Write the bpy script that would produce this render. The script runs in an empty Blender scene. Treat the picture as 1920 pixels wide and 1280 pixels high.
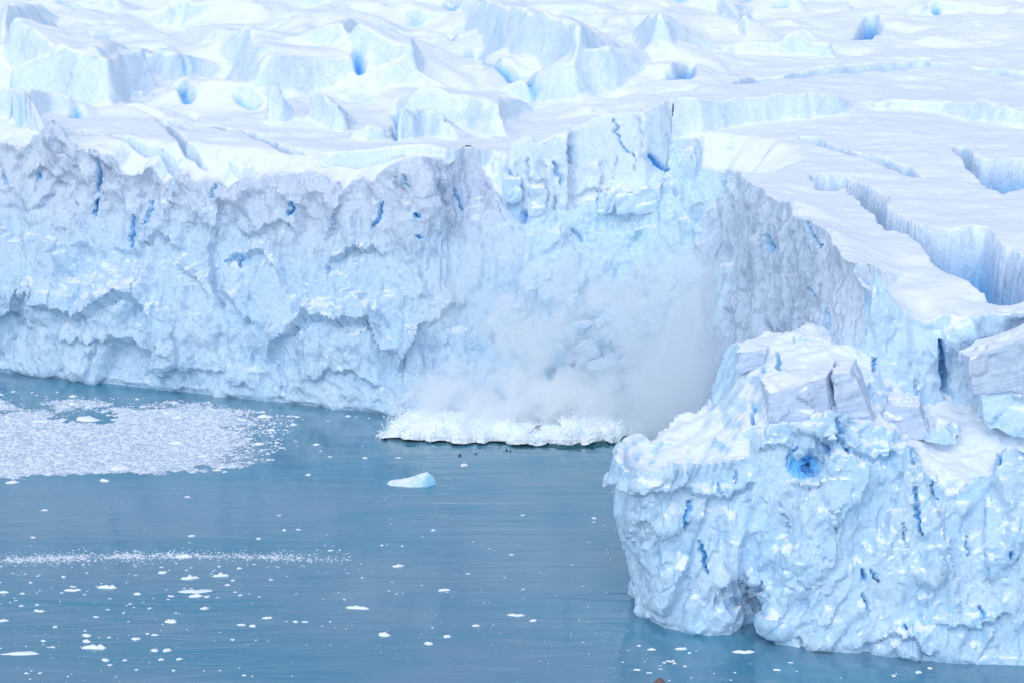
import bpy, math, random
import numpy as np
from mathutils import Vector
R = math.radians
rng = np.random.default_rng(7)
random.seed(7)
S = bpy.context.scene

# ------------------------------------------------------------------ camera
CAMZ, PITCH, F = 115.0, R(14.0), 3733.3
cam = bpy.data.cameras.new('camera'); cam.lens = 70; cam.sensor_width = 36
cam.clip_start = 1; cam.clip_end = 6000
co = bpy.data.objects.new('camera', cam); S.collection.objects.link(co)
co.location = (0, 0, CAMZ); co.rotation_euler = (R(90) - PITCH, 0, 0)
S.camera = co

# ------------------------------------------------------------------ light
SUN_EL, SUN_AZ = R(48), R(197)          # azimuth from +Y (away from the viewer) towards +X
w = bpy.data.worlds.new('World'); S.world = w; w.use_nodes = True
nt = w.node_tree; nt.nodes.clear()
sky = nt.nodes.new('ShaderNodeTexSky'); sky.sky_type = 'NISHITA'; sky.sun_disc = False
sky.sun_elevation = SUN_EL; sky.sun_rotation = SUN_AZ
sky.air_density = 1.0; sky.dust_density = 0.7; sky.ozone_density = 1.0
hs = nt.nodes.new('ShaderNodeHueSaturation'); hs.inputs['Saturation'].default_value = 0.8
bg = nt.nodes.new('ShaderNodeBackground'); bg.inputs['Strength'].default_value = 0.15
wo = nt.nodes.new('ShaderNodeOutputWorld')
nt.links.new(sky.outputs[0], hs.inputs['Color']); nt.links.new(hs.outputs[0], bg.inputs['Color'])
nt.links.new(bg.outputs[0], wo.inputs['Surface'])
sl = bpy.data.lights.new('sun', 'SUN'); sl.energy = 0.85; sl.angle = R(75); sl.color = (0.96, 0.98, 1.0)
so = bpy.data.objects.new('sun', sl); S.collection.objects.link(so)
sd = Vector((math.sin(SUN_AZ) * math.cos(SUN_EL), math.cos(SUN_AZ) * math.cos(SUN_EL), math.sin(SUN_EL)))
so.rotation_euler = sd.to_track_quat('Z', 'Y').to_euler()
so.location = (0, 300, 300)
S.view_settings.view_transform = 'Standard'; S.view_settings.look = 'None'
S.view_settings.exposure = 0.38; S.view_settings.gamma = 1
S.cycles.diffuse_bounces = 6; S.cycles.max_bounces = 12; S.cycles.volume_bounces = 12
S.cycles.volume_step_rate = 2.0; S.cycles.volume_max_steps = 64

# ------------------------------------------------------------------ pixel helpers (photo is 1920x1280)
cp, sp = math.cos(PITCH), math.sin(PITCH)
def ray(px, py):
    X = (np.asarray(px, float) - 960) / F; U = (640 - np.asarray(py, float)) / F
    return X, cp + U * sp, -sp + U * cp
def at_z(px, py, z=0.0):
    dx, dy, dz = ray(px, py); t = (z - CAMZ) / dz
    return np.array([dx * t, dy * t, CAMZ + dz * t])
def at_y(px, py, Y):
    dx, dy, dz = ray(px, py); t = Y / dy
    return np.array([dx * t, dy * t, CAMZ + dz * t])
def project(V):
    z = V[:, 2] - CAMZ
    dep = V[:, 1] * cp - z * sp
    up = V[:, 1] * sp + z * cp
    return 960 + F * V[:, 0] / dep, 640 - F * up / dep

# ------------------------------------------------------------------ noise
NV = 32
VT = rng.uniform(-1, 1, (NV, NV, NV)).astype(np.float32)
def vnoise(P):
    P = np.asarray(P, np.float32)
    i = np.floor(P).astype(np.int32); f = P - i
    f = f * f * f * (f * (f * 6 - 15) + 10)
    i0 = i % NV; i1 = (i + 1) % NV
    x0, y0, z0 = i0.T; x1, y1, z1 = i1.T; fx, fy, fz = f.T
    a = VT[x0, y0, z0] * (1 - fx) + VT[x1, y0, z0] * fx
    b = VT[x0, y1, z0] * (1 - fx) + VT[x1, y1, z0] * fx
    c = VT[x0, y0, z1] * (1 - fx) + VT[x1, y0, z1] * fx
    d = VT[x0, y1, z1] * (1 - fx) + VT[x1, y1, z1] * fx
    return (a * (1 - fy) + b * fy) * (1 - fz) + (c * (1 - fy) + d * fy) * fz
ROT = np.linalg.qr(rng.normal(size=(3, 3)))[0].astype(np.float32)
def fbm(P, o=4, gain=0.5, off=0.0):
    P = np.asarray(P, np.float32) + off; s = 0; a = 1.0; t = 0
    for k in range(o):
        s = s + a * vnoise(P); t += a; a *= gain; P = (P @ ROT) * 2.03 + 7.7
    return s / t
def ridged(P, o=4, gain=0.55, off=0.0):
    P = np.asarray(P, np.float32) + off; s = 0; a = 1.0; t = 0
    for k in range(o):
        s = s + a * (1 - 2 * np.abs(vnoise(P))); t += a; a *= gain; P = (P @ ROT) * 2.03 + 3.1
    return s / t
def P3(x, y, z=0.0):
    x, y = np.broadcast_arrays(x, y)
    return np.stack([x.ravel(), y.ravel(), np.full(x.size, z)], 1)
NC, RS = 10, 8
def make_tiles():
    n = NC * RS
    g = (np.arange(n) + 0.5) / RS
    X, Y, Z = np.meshgrid(g, g, g, indexing='ij')
    ci = np.stack([np.floor(X), np.floor(Y), np.floor(Z)], -1).astype(int)
    jit = rng.uniform(0, 1, (NC, NC, NC, 3)); val = rng.uniform(-1, 1, (NC, NC, NC))
    grd = rng.normal(0, 0.9, (NC, NC, NC, 3))
    f1 = np.full(X.shape, 9.0); f2 = np.full(X.shape, 9.0); st = np.zeros(X.shape); lump = np.full(X.shape, -9.0)
    for dx in (-1, 0, 1):
        for dy in (-1, 0, 1):
            for dz in (-1, 0, 1):
                c = ci + (dx, dy, dz); cm = c % NC
                j = jit[cm[..., 0], cm[..., 1], cm[..., 2]]; v = val[cm[..., 0], cm[..., 1], cm[..., 2]]
                gr = grd[cm[..., 0], cm[..., 1], cm[..., 2]]
                q = np.stack([X, Y, Z], -1) - (c + j); d = (q * q).sum(-1)
                pl = v * 0.6 + (gr * q).sum(-1)
                m = d < f1
                f2 = np.where(m, f1, np.minimum(f2, d)); st = np.where(m, pl, st); f1 = np.where(m, d, f1)
                lump = np.maximum(lump, v * 0.35 + (gr * q).sum(-1) * 0.5 - 1.2 * d)
    return [a.astype(np.float32) for a in (st, lump, np.sqrt(f2) - np.sqrt(f1))]
T_STEP, T_LUMP, T_CRACK = make_tiles()
T_LUMP -= T_LUMP.mean()
def tile(T, P):
    n = T.shape[0]; P = np.asarray(P, np.float32) * RS - 0.5
    i = np.floor(P).astype(np.int32); f = P - i; i0 = i % n; i1 = (i + 1) % n
    x0, y0, z0 = i0.T; x1, y1, z1 = i1.T; fx, fy, fz = f.T
    a = T[x0, y0, z0] * (1 - fx) + T[x1, y0, z0] * fx
    b = T[x0, y1, z0] * (1 - fx) + T[x1, y1, z0] * fx
    c = T[x0, y0, z1] * (1 - fx) + T[x1, y0, z1] * fx
    d = T[x0, y1, z1] * (1 - fx) + T[x1, y1, z1] * fx
    return (a * (1 - fy) + b * fy) * (1 - fz) + (c * (1 - fy) + d * fy) * fz
def sst(a, b, x):
    t = np.clip((x - a) / (b - a), 0, 1); return t * t * (3 - 2 * t)

# ------------------------------------------------------------------ mesh helpers
def make_obj(name, V, Q, mat, parent=None, attrs=None, smooth=True, loc=None):
    V = np.asarray(V, np.float32)
    if loc is not None: V = V - np.asarray(loc, np.float32)
    me = bpy.data.meshes.new(name)
    Q = np.asarray(Q, np.int32); k = Q.shape[1]
    me.vertices.add(len(V)); me.vertices.foreach_set('co', V.ravel())
    me.loops.add(Q.size); me.loops.foreach_set('vertex_index', Q.ravel())
    me.polygons.add(len(Q)); me.polygons.foreach_set('loop_start', np.arange(0, Q.size, k, dtype=np.int32))
    me.update(calc_edges=True)
    me.polygons.foreach_set('use_smooth', np.full(len(Q), smooth))
    if name in ('ice_cliff', 'fallen_ice_block', 'ice_headland', 'ice_block', 'serac'): me.set_sharp_from_angle(angle=R(26))
    for an, av in (attrs or {}).items():
        a = me.attributes.new(an, 'FLOAT', 'POINT'); a.data.foreach_set('value', np.asarray(av, np.float32))
    if mat: me.materials.append(mat)
    o = bpy.data.objects.new(name, me); S.collection.objects.link(o)
    if loc is not None: o.location = loc
    if parent: o.parent = parent
    return o
def tag(o, label=None, cat=None, group=None, kind=None):
    if label: o['label'] = label
    if cat: o['category'] = cat
    if group: o['group'] = group
    if kind: o['kind'] = kind
    return o
def empty(name, loc):
    o = bpy.data.objects.new(name, None); S.collection.objects.link(o); o.location = loc; return o
def normals(V, Q):
    a = V[Q[:, 2]] - V[Q[:, 0]]; b = V[Q[:, -1]] - V[Q[:, 1]]
    n = np.cross(a, b); N = np.zeros_like(V, dtype=np.float64)
    for k in range(Q.shape[1]):
        for c in range(3): N[:, c] += np.bincount(Q[:, k], n[:, c], len(V))
    return (N / (np.linalg.norm(N, axis=1, keepdims=True) + 1e-9)).astype(np.float32)
def smooth_vec(V, Q, N, it=2):
    E = np.concatenate([Q, np.roll(Q, 1, 1)], 0)
    for _ in range(it):
        A = np.zeros_like(N); cnt = np.bincount(Q.ravel(), minlength=len(V)) + 1e-6
        m = N[Q].mean(1)
        for c in range(3):
            for k in range(Q.shape[1]): A[:, c] += np.bincount(Q[:, k], m[:, c], len(V))
        N = A / cnt[:, None]
        N = N / (np.linalg.norm(N, axis=1, keepdims=True) + 1e-9)
    return N
def compact(V, Q, keep, *arrs):
    Q = Q[keep]; u = np.unique(Q); m = np.full(len(V), -1, np.int64); m[u] = np.arange(len(u))
    return (V[u], m[Q]) + tuple(a[u] for a in arrs)
def surface_nets(phi, org, h):
    """phi>0 is solid"""
    sg = phi > 0; nx, ny, nz = phi.shape
    cs = np.zeros((nx - 1, ny - 1, nz - 1), np.int8)
    for a in (0, 1):
        for b in (0, 1):
            for c in (0, 1): cs += sg[a:nx - 1 + a, b:ny - 1 + b, c:nz - 1 + c]
    act = (cs > 0) & (cs < 8); idx = np.argwhere(act)
    vid = np.full(act.shape, -1, np.int32); vid[act] = np.arange(len(idx))
    cor = [(a, b, c) for a in (0, 1) for b in (0, 1) for c in (0, 1)]
    val = np.stack([phi[idx[:, 0] + a, idx[:, 1] + b, idx[:, 2] + c] for a, b, c in cor], 1)
    P = np.zeros((len(idx), 3)); cnt = np.zeros(len(idx))
    for i, ca in enumerate(cor):
        for j, cb in enumerate(cor):
            if j > i and sum(abs(x - y) for x, y in zip(ca, cb)) == 1:
                vi, vj = val[:, i], val[:, j]; m = (vi > 0) != (vj > 0)
                t = np.where(m, vi / np.where(m, vi - vj, 1), 0)[:, None]
                P += np.where(m[:, None], np.array(ca) + t * (np.array(cb) - np.array(ca)), 0); cnt += m
    V = (idx + P / cnt[:, None]) * h + np.array(org)
    Q = []
    for ax in range(3):
        o = [1, 1, 1]; o[ax] = 0
        s0 = [slice(1, -1)] * 3; s0[ax] = slice(0, -1); s1 = list(s0); s1[ax] = slice(1, None)
        a, b = sg[tuple(s0)], sg[tuple(s1)]
        for flip in (0, 1):
            m = (a & ~b) if not flip else (~a & b)
            e = np.argwhere(m) + np.array(o)
            u, v = [(1, 2), (2, 0), (0, 1)][ax]
            def g(du, dv):
                q = e.copy(); q[:, u] -= du; q[:, v] -= dv; return vid[q[:, 0], q[:, 1], q[:, 2]]
            quad = np.stack([g(1, 1), g(0, 1), g(0, 0), g(1, 0)], 1)
            if flip: quad = quad[:, ::-1]
            Q.append(quad)
    Q = np.concatenate(Q); Q = Q[(Q >= 0).all(1)]
    return V.astype(np.float32), Q

# ------------------------------------------------------------------ 2D geometry
def resample(pts, step):
    pts = np.asarray(pts, float); d = np.r_[0, np.cumsum(np.linalg.norm(np.diff(pts, axis=0), axis=1))]
    n = max(2, int(d[-1] / step)); t = np.linspace(0, d[-1], n)
    return np.stack([np.interp(t, d, pts[:, k]) for k in range(pts.shape[1])], 1)
def chaikin(p, n=2):
    p = np.asarray(p, float)
    for _ in range(n):
        q = np.empty((2 * len(p) - 2, p.shape[1])); q[0::2] = p[:-1] * .75 + p[1:] * .25; q[1::2] = p[:-1] * .25 + p[1:] * .75
        p = np.vstack([p[:1], q, p[-1:]])
    return p
def path_dist(x, y, path):
    """distance to polyline, arc length of nearest point, side (+1 = left of the walking direction)"""
    best = np.full(x.shape, 1e9); s = np.zeros(x.shape); sd = np.ones(x.shape)
    L = np.r_[0, np.cumsum(np.linalg.norm(np.diff(path[:, :2], axis=0), axis=1))]
    for i in range(len(path) - 1):
        ax, ay = path[i, :2]; bx, by = path[i + 1, :2]; vx, vy = bx - ax, by - ay; l2 = vx * vx + vy * vy + 1e-12
        t = np.clip(((x - ax) * vx + (y - ay) * vy) / l2, 0, 1)
        dx, dy = x - ax - t * vx, y - ay - t * vy; d = dx * dx + dy * dy; m = d < best
        best = np.where(m, d, best); s = np.where(m, L[i] + t * math.sqrt(l2), s)
        sd = np.where(m, np.sign(vx * (y - ay) - vy * (x - ax)), sd)
    return np.sqrt(best), s, sd
def inside(x, y, poly):
    c = np.zeros(x.shape, bool); n = len(poly)
    for i in range(n):
        x1, y1 = poly[i][:2]; x2, y2 = poly[(i + 1) % n][:2]
        if y1 == y2: continue
        m = ((y1 > y) != (y2 > y)) & (x < (x2 - x1) * (y - y1) / (y2 - y1) + x1); c ^= m
    return c
def bilin(G, x, y, x0, y0, h):
    fx = np.clip((x - x0) / h, 0, G.shape[0] - 1.001); fy = np.clip((y - y0) / h, 0, G.shape[1] - 1.001)
    i = fx.astype(int); j = fy.astype(int); fx = fx - i; fy = fy - j
    return (G[i, j] * (1 - fx) + G[i + 1, j] * fx) * (1 - fy) + (G[i, j + 1] * (1 - fx) + G[i + 1, j + 1] * fx) * fy

# ------------------------------------------------------------------ materials
def new_mat(name):
    m = bpy.data.materials.new(name); m.use_nodes = True; t = m.node_tree; t.nodes.clear()
    o = t.nodes.new('ShaderNodeOutputMaterial'); b = t.nodes.new('ShaderNodeBsdfPrincipled')
    t.links.new(b.outputs[0], o.inputs['Surface']); return m, t, b, o
def nd(t, kind, **kw):
    n = t.nodes.new('ShaderNode' + kind)
    for k, v in kw.items():
        if k[0] == '_': setattr(n, k[1:], v)
        else: n.inputs[k.replace('__', ' ')].default_value = v
    return n
def noise(t, vec, scale, detail=4, rough=0.55, dist=0.0):
    n = nd(t, 'TexNoise', Scale=scale, Detail=detail, Roughness=rough, Distortion=dist); t.links.new(vec, n.inputs['Vector']); return n
def mapping(t, vec, scale=(1, 1, 1), rot=(0, 0, 0)):
    n = t.nodes.new('ShaderNodeMapping'); n.inputs['Scale'].default_value = scale; n.inputs['Rotation'].default_value = rot
    t.links.new(vec, n.inputs['Vector']); return n.outputs[0]
def mrange(t, v, a, b, c=0.0, d=1.0):
    n = nd(t, 'MapRange'); n.interpolation_type = 'SMOOTHSTEP'
    for k, x in zip(('From Min', 'From Max', 'To Min', 'To Max'), (a, b, c, d)): n.inputs[k].default_value = x
    t.links.new(v, n.inputs['Value']); return n.outputs[0]
def math_n(t, op, a, b):
    n = t.nodes.new('ShaderNodeMath'); n.operation = op
    for i, x in enumerate((a, b)):
        if isinstance(x, (int, float)): n.inputs[i].default_value = x
        else: t.links.new(x, n.inputs[i])
    return n.outputs[0]
def mixc(t, f, a, b):
    n = t.nodes.new('ShaderNodeMix'); n.data_type = 'RGBA'
    for i, x in ((0, f), (6, a), (7, b)):
        if isinstance(x, (int, float)): n.inputs[i].default_value = x
        elif isinstance(x, tuple): n.inputs[i].default_value = (*x, 1)
        else: t.links.new(x, n.inputs[i])
    return n.outputs[2]
SNOW = (0.90, 0.935, 0.965)
def ice_mat(name, ice=(0.60, 0.77, 0.92), ice2=(0.50, 0.72, 0.90), blue=(0.10, 0.42, 0.82), snow_lo=0.55, snow_hi=0.85,
            bump=0.5, scale=1.0, firn=None, strata=None, patch=0.7):
    m, t, b, o = new_mat(name)
    g = t.nodes.new('ShaderNodeNewGeometry'); tc = t.nodes.new('ShaderNodeTexCoord')
    P = g.outputs['Position']
    sep = t.nodes.new('ShaderNodeSeparateXYZ'); t.links.new(g.outputs['Normal'], sep.inputs[0])
    n1 = noise(t, P, 0.35 * scale, 5, 0.6); n2 = noise(t, P, 0.09 * scale, 4, 0.55, 0.5)
    nz = math_n(t, 'ADD', sep.outputs[2], math_n(t, 'MULTIPLY', math_n(t, 'SUBTRACT', n1.outputs[0], 0.5), patch))
    sn = mrange(t, nz, snow_lo, snow_hi)
    icec = mixc(t, mrange(t, n2.outputs[0], 0.35, 0.65), ice, ice2)
    if firn:                                    # whiter old snow on top of bluer glacier ice
        pz = t.nodes.new('ShaderNodeSeparateXYZ'); t.links.new(P, pz.inputs[0])
        fz = mrange(t, math_n(t, 'ADD', pz.outputs[2], math_n(t, 'MULTIPLY', math_n(t, 'SUBTRACT', n2.outputs[0], 0.5), 30.0)), firn[0], firn[1])
        icec = mixc(t, fz, icec, firn[2])
    if strata:
        wv = nd(t, 'TexNoise', Scale=1.0, Detail=3.0, Roughness=0.6)
        wn_ = noise(t, P, 0.25, 3, 0.5); ad_ = t.nodes.new('ShaderNodeVectorMath'); ad_.operation = 'MULTIPLY_ADD'; t.links.new(wn_.outputs['Color'], ad_.inputs[0]); ad_.inputs[1].default_value = (0, 0, 1.6); t.links.new(mapping(t, P, (1, 1, 1), strata[1]), ad_.inputs[2])
        t.links.new(mapping(t, ad_.outputs[0], strata[0]), wv.inputs['Vector'])
        icec = mixc(t, mrange(t, wv.outputs[0], 0.35, 0.65), icec, strata[2])
    if name == 'glacier_ice':
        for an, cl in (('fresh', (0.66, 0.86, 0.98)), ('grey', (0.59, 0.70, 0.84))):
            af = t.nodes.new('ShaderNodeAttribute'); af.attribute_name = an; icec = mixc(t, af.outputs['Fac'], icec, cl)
    at = t.nodes.new('ShaderNodeAttribute'); at.attribute_name = 'blue'
    col = mixc(t, sn, icec, SNOW)
    bl = mixc(t, mrange(t, at.outputs['Fac'], 0.25, 1.0), (0.42, 0.70, 0.93), blue)
    col = mixc(t, mrange(t, at.outputs['Fac'], 0.02, 0.45), col, bl)
    t.links.new(col, b.inputs['Base Color'])
    t.links.new(mrange(t, sn, 0, 1, 0.42, 0.8), b.inputs['Roughness'])
    b.inputs['Specular IOR Level'].default_value = 0.25
    # relief too fine for the mesh
    a1 = noise(t, mapping(t, P, (1, 1, 0.6), (0.3, 0.5, 0.2)), 1.4 * scale, 6, 0.62, 0.6)
    def facet(sc):
        mp = mapping(t, P, (sc, sc, sc * 0.6), (0.2, 0.6, 0)); wn = noise(t, P, sc * 0.7, 2, 0.5)
        ad = t.nodes.new('ShaderNodeVectorMath'); ad.operation = 'MULTIPLY_ADD'; t.links.new(wn.outputs['Color'], ad.inputs[0]); ad.inputs[1].default_value = (0.7,) * 3; t.links.new(mp, ad.inputs[2])
        vo = nd(t, 'TexVoronoi', Scale=1.0); vo.feature = 'F1'; t.links.new(ad.outputs[0], vo.inputs['Vector'])
        sb = t.nodes.new('ShaderNodeVectorMath'); sb.operation = 'SUBTRACT'; t.links.new(ad.outputs[0], sb.inputs[0]); t.links.new(vo.outputs['Position'], sb.inputs[1])
        cc = t.nodes.new('ShaderNodeVectorMath'); cc.operation = 'SUBTRACT'; t.links.new(vo.outputs['Color'], cc.inputs[0]); cc.inputs[1].default_value = (0.5,) * 3
        dt = t.nodes.new('ShaderNodeVectorMath'); dt.operation = 'DOT_PRODUCT'; t.links.new(sb.outputs[0], dt.inputs[0]); t.links.new(cc.outputs[0], dt.inputs[1])
        return math_n(t, 'MULTIPLY', dt.outputs['Value'], 1.1 / sc)
    hgt = math_n(t, 'ADD', math_n(t, 'MULTIPLY', a1.outputs[0], 0.6), math_n(t, 'ADD', facet(0.55 * scale), facet(1.5 * scale)))
    if strata: hgt = math_n(t, 'ADD', hgt, math_n(t, 'MULTIPLY', wv.outputs[0], 0.5))
    bp = nd(t, 'Bump', Strength=1.0); bp.inputs['Distance'].default_value = 1.0
    t.links.new(math_n(t, 'MULTIPLY', hgt, mrange(t, sn, 0, 1, bump, bump * 0.16)), bp.inputs['Height'])
    t.links.new(bp.outputs[0], b.inputs['Normal'])
    return m
M_CLIFF = ice_mat('glacier_ice', firn=(26, 44, (0.66, 0.74, 0.87)), bump=0.45, patch=0.3, ice=(0.60, 0.76, 0.90), ice2=(0.52, 0.72, 0.88), snow_lo=0.72, snow_hi=1.0)
M_SNOWF = ice_mat('snowfield', ice=(0.78, 0.875, 0.96), ice2=(0.71, 0.84, 0.96), snow_lo=0.45, snow_hi=0.8, bump=0.25)
M_HEAD = ice_mat('headland_ice', blue=(0.20, 0.60, 0.97), ice=(0.62, 0.79, 0.93), ice2=(0.52, 0.74, 0.92), bump=0.30, scale=1.3, patch=0.3, snow_lo=0.58, snow_hi=0.86)
M_BLOCK = ice_mat('layered_ice', ice=(0.66, 0.74, 0.86), ice2=(0.62, 0.72, 0.85), bump=0.2, scale=1.3, snow_lo=0.5, snow_hi=0.7, patch=0.2,
                  strata=((0.16, 0.16, 1.7), (0.0, 0.26, 0.0), (0.50, 0.61, 0.78)))
M_SERAC = ice_mat('serac_ice', ice=(0.66, 0.82, 0.95), ice2=(0.58, 0.79, 0.95), bump=0.3, snow_lo=0.5, snow_hi=0.8)
M_FLOE = ice_mat('floe_ice', ice=(0.72, 0.86, 0.93), ice2=(0.66, 0.84, 0.92), bump=0.12, scale=2, snow_lo=-0.1, snow_hi=0.5)

# ------------------------------------------------------------------ base level of the glacier
BY = [250, 300, 330, 400, 450, 500, 560, 640, 760, 1000]
BL = [50, 50, 50, 50.5, 51.5, 55, 61, 71, 92, 135]
BR = [43, 45, 50, 54, 56, 58.5, 63, 72, 92, 135]
def base(x, y):
    k = sst(0, 45, x)
    return np.interp(y, BY, BL) * (1 - k) + np.interp(y, BY, BR) * k

# ------------------------------------------------------------------ calving front: plan path + lean of the face
ZL = np.array([-6, 0, 5, 10, 14, 17, 20, 25, 30, 35, 40, 45, 50, 65], float)
PW = [0.8, 0, 0.0, 0.3, 0.2, 1.2, 3.2, 6.5, 9, 10.5, 11.2, 11.8, 12.2, 14]
PB = [-2, 0, 2.5, 5, 7, 8.5, 10, 13, 15.5, 18, 21, 25, 29, 38]
PR = [0, 0, 0.5, 1, 1.4, 1.7, 2, 2.6, 3.2, 4, 4.6, 5.2, 5.8, 7]
PF = [0, 0, 0.2, 0.4, 0.5, 0.7, 0.8, 1, 1.3, 1.5, 1.8, 2, 2.2, 3]
fp = []
for px, py in [(-260, 668), (0, 700), (200, 722), (360, 740), (540, 758), (700, 777)]:
    q = at_z(px, py); fp.append((q[0], q[1], PW))
for x, y, p in [(-22, 395.5, PW), (-16, 393.5, PB), (-4, 392, PB), (10, 393, PB), (22, 394, PB), (30.5, 390, PB), (34.5, 381, PR), (37.5, 366, PR),
                (41, 345, PR), (44.5, 317, PR), (47.5, 301, PR), (53, 296.5, PF), (64, 297, PF), (80, 296, PF), (100, 292, PF), (150, 285, PF)]:
    fp.append((x, y, p))
_p2 = np.array([(a, b) for a, b, _ in fp]); _pr = np.array([c for _, _, c in fp], float)
FRONT = chaikin(np.hstack([_p2, _pr]), 2)
FL = np.r_[0, np.cumsum(np.linalg.norm(np.diff(FRONT[:, :2], axis=0), axis=1))]
FPOLY = np.vstack([FRONT[:, :2], [(600, 285), (600, 2000), (-600, 2000), (-600, 470), (FRONT[0, 0], FRONT[0, 1])]])
def front_d(x, y):
    x = np.asarray(x, float); y = np.asarray(y, float)
    d, s, _ = path_dist(x, y, FRONT[:, :2])
    return np.where(inside(x, y, FPOLY), d, -d), s
SG = np.linspace(0, FL[-1], 400)
OFFT = np.stack([np.interp(SG, FL, FRONT[:, 2 + k]) for k in range(len(ZL))], 1)
ZF = np.arange(-6, 66, 1.0)
OFFT = np.stack([np.interp(ZF, ZL, r) for r in OFFT], 0)
SG2 = np.linspace(0, FL[-1], int(FL[-1] / 0.5)); _o = np.stack([np.interp(SG2, SG, OFFT[:, k]) for k in range(len(ZF))], 1)
# the face heaves in and out along its length, in big buttresses and bays
_ss, _zz = np.meshgrid(SG2, ZF, indexing='ij')
_q = np.stack([_ss.ravel() / 14, _zz.ravel() / 22, np.full(_ss.size, 3.3)], 1)
_q2 = np.stack([_ss.ravel() / 6 + _zz.ravel() / 14, _zz.ravel() / 12, np.full(_ss.size, 8.3)], 1)
OFFT = _o + (ridged(_q, 3) * 1.6 + fbm(_q2, 3) * 1.3).reshape(_o.shape) * sst(-1, 9, _zz) + 1.1 * (_zz < 0.5)
def off(s, z):
    return bilin(OFFT, np.asarray(s), np.asarray(z), 0, -6, SG2[1]) if False else _off(s, z)
def _off(s, z):
    fs = np.clip(np.asarray(s) / SG2[1], 0, len(SG2) - 1.001); fz = np.clip(np.asarray(z) + 6, 0, len(ZF) - 1.001)
    i = fs.astype(int); j = fz.astype(int); fs = fs - i; fz = fz - j
    return (OFFT[i, j] * (1 - fs) + OFFT[i + 1, j] * fs) * (1 - fz) + (OFFT[i, j + 1] * (1 - fs) + OFFT[i + 1, j + 1] * fs) * fz
LIPS = [(-200, 300), (0, 268), (45, 278), (60, 255), (95, 228), (120, 250), (148, 278), (165, 276), (200, 290), (225, 322), (240, 327), (258, 322), (262, 314), (282, 312),
        (295, 335), (303, 345), (318, 330), (345, 330), (365, 338), (385, 333), (400, 340), (420, 356), (432, 359), (455, 342), (480, 335), (530, 332), (600, 334),
        (628, 340), (642, 353), (665, 335), (678, 329), (700, 340), (705, 328), (735, 312), (760, 305), (790, 296), (812, 300), (835, 312), (850, 300), (880, 290), (895, 305),
        (915, 335), (935, 368), (955, 398), (975, 420), (1000, 416), (1040, 400), (1080, 392), (1120, 384), (1160, 378), (1190, 382), (1220, 388), (1238, 380),
        (1246, 345), (1256, 312), (1274, 300), (1280, 263), (1289, 268), (1290, 300), (1330, 318), (1385, 324), (1378, 342), (1440, 370), (1480, 380), (1486, 402), (1540, 425), (1560, 458), (1600, 490),
        (1640, 503), (1637, 548), (1690, 580), (1735, 603)]
def hit_front(px, py):
    Y = np.arange(265, 470, 0.1); P = at_y(px, py, Y); d, s = front_d(P[0], P[1])
    v = d - off(s, P[2]); k = np.argmax(v > 0); return P[0][k], Y[k], P[2][k], s[k]
_l = []
for px, py in LIPS:
    x, y, z, s = hit_front(px, py); _l.append((s, z))
_l += [(_l[-1][0] + 3, 44.5), (_l[-1][0] + 12, 45), (FL[-1], 45)]
_l.sort(); _l = np.array(_l)
_js = np.arange(0, FL[-1] + 1, 0.4); _jv = (tile(T_STEP, np.stack([_js / 3.2, _js * 0 + .3, _js * 0], 1)) * 0.7 + tile(T_STEP, np.stack([_js / 1.3, _js * 0 + 2.3, _js * 0], 1)) * 0.35) * (0.35 + 0.65 * sst(0, 8, 120 - _js))
def lip(s): return np.interp(s, _l[:, 0], _l[:, 1]) + np.interp(s, _js, _jv)

# ------------------------------------------------------------------ master height grid of the glacier top
H0, GX0, GY0 = 0.4, -180.0, 262.0
NXg, NYg = 975, 960
gx = GX0 + H0 * np.arange(NXg); gy = GY0 + H0 * np.arange(NYg)
GX, GY = np.meshgrid(gx, gy, indexing='ij')
GD, GS = front_d(GX, GY)
lipz = lip(GS); lipo = off(GS, lipz); GDL = GD - lipo
T = base(GX, GY) + (fbm(P3(GX / 55, GY / 40), 3) * 2.2).reshape(GX.shape) * sst(10, 60, GDL)
FALL = np.interp(GS, FL, np.interp(FRONT[:, 0], [-200, -30, -15, 25, 34, 45, 60], [9, 12, 8, 8, 12, 14, 10]))
wl = 1 - sst(0, 1, GDL / FALL)
T = T * (1 - wl) + lipz * wl
BLUE = np.zeros_like(T)
def hit_T(px, py, y0=285, y1=640):
    Y = np.arange(y1, y0, -0.4); P = at_y(px, py, Y)     # from far to near: first crossing seen from above
    h = bilin(T, P[0], Y, GX0, GY0, H0); below = P[2] < h
    # walk from near to far instead, skip what lies in front of the cliff
    d, _ = front_d(P[0], Y); ok = below & (bilin(GDL, P[0], Y, GX0, GY0, H0) > 2)
    k = len(Y) - 1 - np.argmax(ok[::-1]) if ok.any() else 4
    return P[0][k], Y[k]
def window(pts, m):
    p = np.asarray(pts); a = np.clip(((p.min(0) - m - (GX0, GY0)) / H0).astype(int), 0, None); b = ((p.max(0) + m - (GX0, GY0)) / H0).astype(int) + 1
    return slice(a[0], max(a[0] + 1, min(b[0], NXg))), slice(a[1], max(a[1] + 1, min(b[1], NYg)))
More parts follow.
